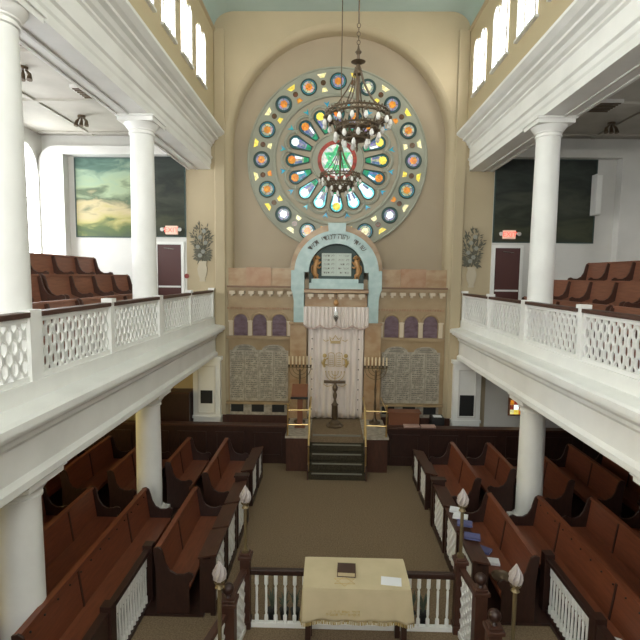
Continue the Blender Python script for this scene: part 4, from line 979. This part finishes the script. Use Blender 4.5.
# potted plants behind the cross railing
rnd = random.Random(8)
for i, x in enumerate((-1.0, -.82, -.66, 1.02, 1.2)):
    y = 6.66
    t = thing('potted_plant', 'small dark leafy potted plant behind the balusters, %s' % ['first at the left', 'second from the left', 'close to the left edge of the cloth', 'close to the right edge of the cloth', 'farthest right'][i], 'plant', (x, y, 0), 'plants behind the cross railing')
    MB().lathe((x, y, 0), [(.05, 0), (.07, .14), (.075, .15)], 12).build('pot', M['black'], t, smooth=True)
    lf = MB()
    for k in range(16):
        a = rnd.uniform(0, 2 * PI); h = rnd.uniform(.12, .34); r = rnd.uniform(.03, .09)
        lf.tube([(x, y, .14), (x + r * .5 * math.cos(a), y + r * .5 * math.sin(a), .14 + h * .7), (x + r * math.cos(a), y + r * math.sin(a), .14 + h)], [.005, .014, .002], 4)
    lf.build('foliage', M['leaf'], t)

# books and papers left on the right hand pews
def book(x, y, z, rot, m_, label, sz=(.17, .24, .035), grp='books left on the right hand pews'):
    R = Matrix.Translation((x, y, z)) @ Matrix.Rotation(rot, 4, 'Z'); a, b, h = sz
    t = thing('left_book', label, 'book', (x, y, z), grp)
    MB().box(-a / 2, a / 2, -b / 2, b / 2, 0, .005, R).box(-a / 2, a / 2, -b / 2, b / 2, h - .005, h, R).box(-a / 2, -a / 2 + .006, -b / 2, b / 2, 0, h, R).build('cover', m_, t); MB().box(-a / 2 + .006, a / 2 - .008, -b / 2 + .008, b / 2 - .008, .005, h - .005, R).build('pages', M['paper'], t)
zt = .94
book(2.05, 7.95, zt, 1.2, M['paper'], 'white covered book on the right aisle book rest, second farthest of the scattered books')
book(2.06, 7.72, zt, 1.3, M['bookb'], 'blue covered book on the right aisle book rest, middle of the scattered books')
book(2.06, 7.30, .95, 1.3, M['bookb'], 'blue and white book on the right aisle book rest, nearest the foreground')
book(2.05, 8.18, zt, 1.25, M['paper'], 'pale book on the right aisle book rest, farthest from the foreground')
book(2.40, 7.75, .474, .9, M['bookb'], 'dark blue book on the seat of the first right hand pew')
book(2.42, 7.42, .474, 1.4, M['paper'], 'white covered book lying on the seat of the first right hand pew')
book(3.30, 6.05, .474, .9, M['paper'], 'white paper covered book on the seat behind the right balusters')
book(3.36, 5.75, .474, 1.1, M['paper'], 'pale book at the near end of the seat behind the right balusters')
t = thing('shallow_bowl', 'shallow dark bowl with a pale rim on the end of the first right pew', 'bowl', (2.42, 6.95, .474))
MB().lathe((2.42, 6.95, .474), [(.06, 0), (.14, .05), (.16, .08), (.15, .08), (.13, .055), (.0, .02)], 20).build('body', M['bronze'], t, smooth=True)
tag(MB().box(-4.62, -4.60, 8.3, 8.38, .85, .97).build('reserved_card', M['paper']), 'small white card stuck on the back of a left hand pew', 'card')

# ================================================================== CHANDELIERS
def chandelier(x, y, ztop, label):
    t = thing('chandelier', label, 'chandelier', (x, y, 6.9))
    z = 7.5
    MB().tube([(x, y, 8.75), (x, y, ztop)], .012, 6).build('cord', M['bronze'], t)
    MB().lathe((x, y, ztop - .04), [(.12, 0), (.12, .03), (.05, .05)], 14).build('ceiling_rose', M['bronze'], t)
    ch = MB()
    for k in range(6): ch.tube([(x + (.025 * math.cos(a) if k % 2 else 0), y + (0 if k % 2 else .025 * math.cos(a)), 8.42 + k * .06 + .035 * math.sin(a)) for a in [2 * PI * i / 8 for i in range(8)]], .006, 5, closed=True)
    ch.build('chain', M['bronze'], t)
    MB().lathe((x, y, 8.0), [(.02, 0), (.06, .02), (.07, .06), (.04, .12), (.03, .16), (.11, .20), (.03, .23), (.025, .30), (.05, .34), (.02, .38), (.01, .44)], 16).build('hub', M['bronze'], t, smooth=True)
    for k in range(6):
        a = k * PI / 3 + .2; ca, sa = math.cos(a), math.sin(a)
        MB().tube([(x + .04 * ca, y + .04 * sa, 8.12), (x + .09 * ca, y + .09 * sa, 7.93), (x + .17 * ca, y + .17 * sa, 7.78), (x + .29 * ca, y + .29 * sa, 7.60), (x + .46 * ca, y + .46 * sa, 7.45)], .011, 6).build('arm', M['bronze'], t)
    def ring(R_, z_, w, name):
        g = MB(); g.tube([(x + R_ * math.cos(a), y + R_ * math.sin(a), z_ + .03) for a in [2 * PI * i / 40 for i in range(40)]], .014, 6, closed=True)
        g.tube([(x + R_ * math.cos(a), y + R_ * math.sin(a), z_ - .03) for a in [2 * PI * i / 40 for i in range(40)]], .012, 6, closed=True)
        n = int(40 * R_ / .48)
        for k in range(n):
            a = 2 * PI * k / n; b = a + 2 * PI / n
            g.tube([(x + R_ * math.cos(a), y + R_ * math.sin(a), z_ - .03), (x + R_ * math.cos(b), y + R_ * math.sin(b), z_ + .03)], .008, 4); g.tube([(x + R_ * math.cos(b), y + R_ * math.sin(b), z_ - .03), (x + R_ * math.cos(a), y + R_ * math.sin(a), z_ + .03)], .008, 4)
            g.ball((x + R_ * math.cos(a), y + R_ * math.sin(a), z_ + .055), .014, n=6, m_=4)
        g.tube([(x + (R_ - .05) * math.cos(a), y + (R_ - .05) * math.sin(a), z_ - .02) for a in [2 * PI * i / 40 for i in range(40)]], .012, 5, closed=True)
        for k in range(n): g.tube([(x + (R_ - .05) * math.cos(2 * PI * k / n), y + (R_ - .05) * math.sin(2 * PI * k / n), z_ - .02), (x + R_ * math.cos(2 * PI * k / n), y + R_ * math.sin(2 * PI * k / n), z_ - .02)], .012, 4)
        g.build(name, M['bronze'], t)
    ring(.48, 7.42, .05, 'upper_ring'); ring(.32, 7.23, .05, 'lower_ring'); ring(.16, 7.10, .05, 'inner_ring')
    for k in range(8):
        a = k * PI / 4; MB().tube([(x + .47 * math.cos(a), y + .47 * math.sin(a), 7.40), (x + .36 * math.cos(a), y + .36 * math.sin(a), 7.34), (x + .31 * math.cos(a), y + .31 * math.sin(a), 7.25), (x + .18 * math.cos(a), y + .18 * math.sin(a), 7.22), (x + .05 * math.cos(a), y + .05 * math.sin(a), 7.08)], .012, 5).build('strut', M['bronze'], t)
    MB().lathe((x, y, 6.88), [(.005, 0), (.025, .05), (.012, .08), (.015, .12), (.05, .17), (.06, .22), (.03, .27), (.02, .5), (.03, .9), (.015, 1.15)], 12).build('finial', M['bronze'], t, smooth=True)
    for R_, z_, n in ((.50, 7.37, 16), (.34, 7.18, 10), (.18, 7.08, 5)):
        for k in range(n):
            a = 2 * PI * (k + .5) / n; px_, py_ = x + R_ * math.cos(a), y + R_ * math.sin(a)
            s_ = MB().lathe((px_, py_, z_ - .03), [(.02, 0), (.028, .03), (.015, .05)], 8).build('socket', M['bronze'], t)
            MB().lathe((px_, py_, z_ - .13), [(.01, 0), (.032, .025), (.034, .055), (.02, .09), (.015, .10)], 10).build('bulb', M['bulb'], s_, smooth=True)
chandelier(.16, 7.6, 12.15, 'large bronze ring chandelier with frosted bulbs, the nearer of the two')
chandelier(-.01, 12.1, 12.15, 'bronze ring chandelier hanging in front of the green star of the rose window')
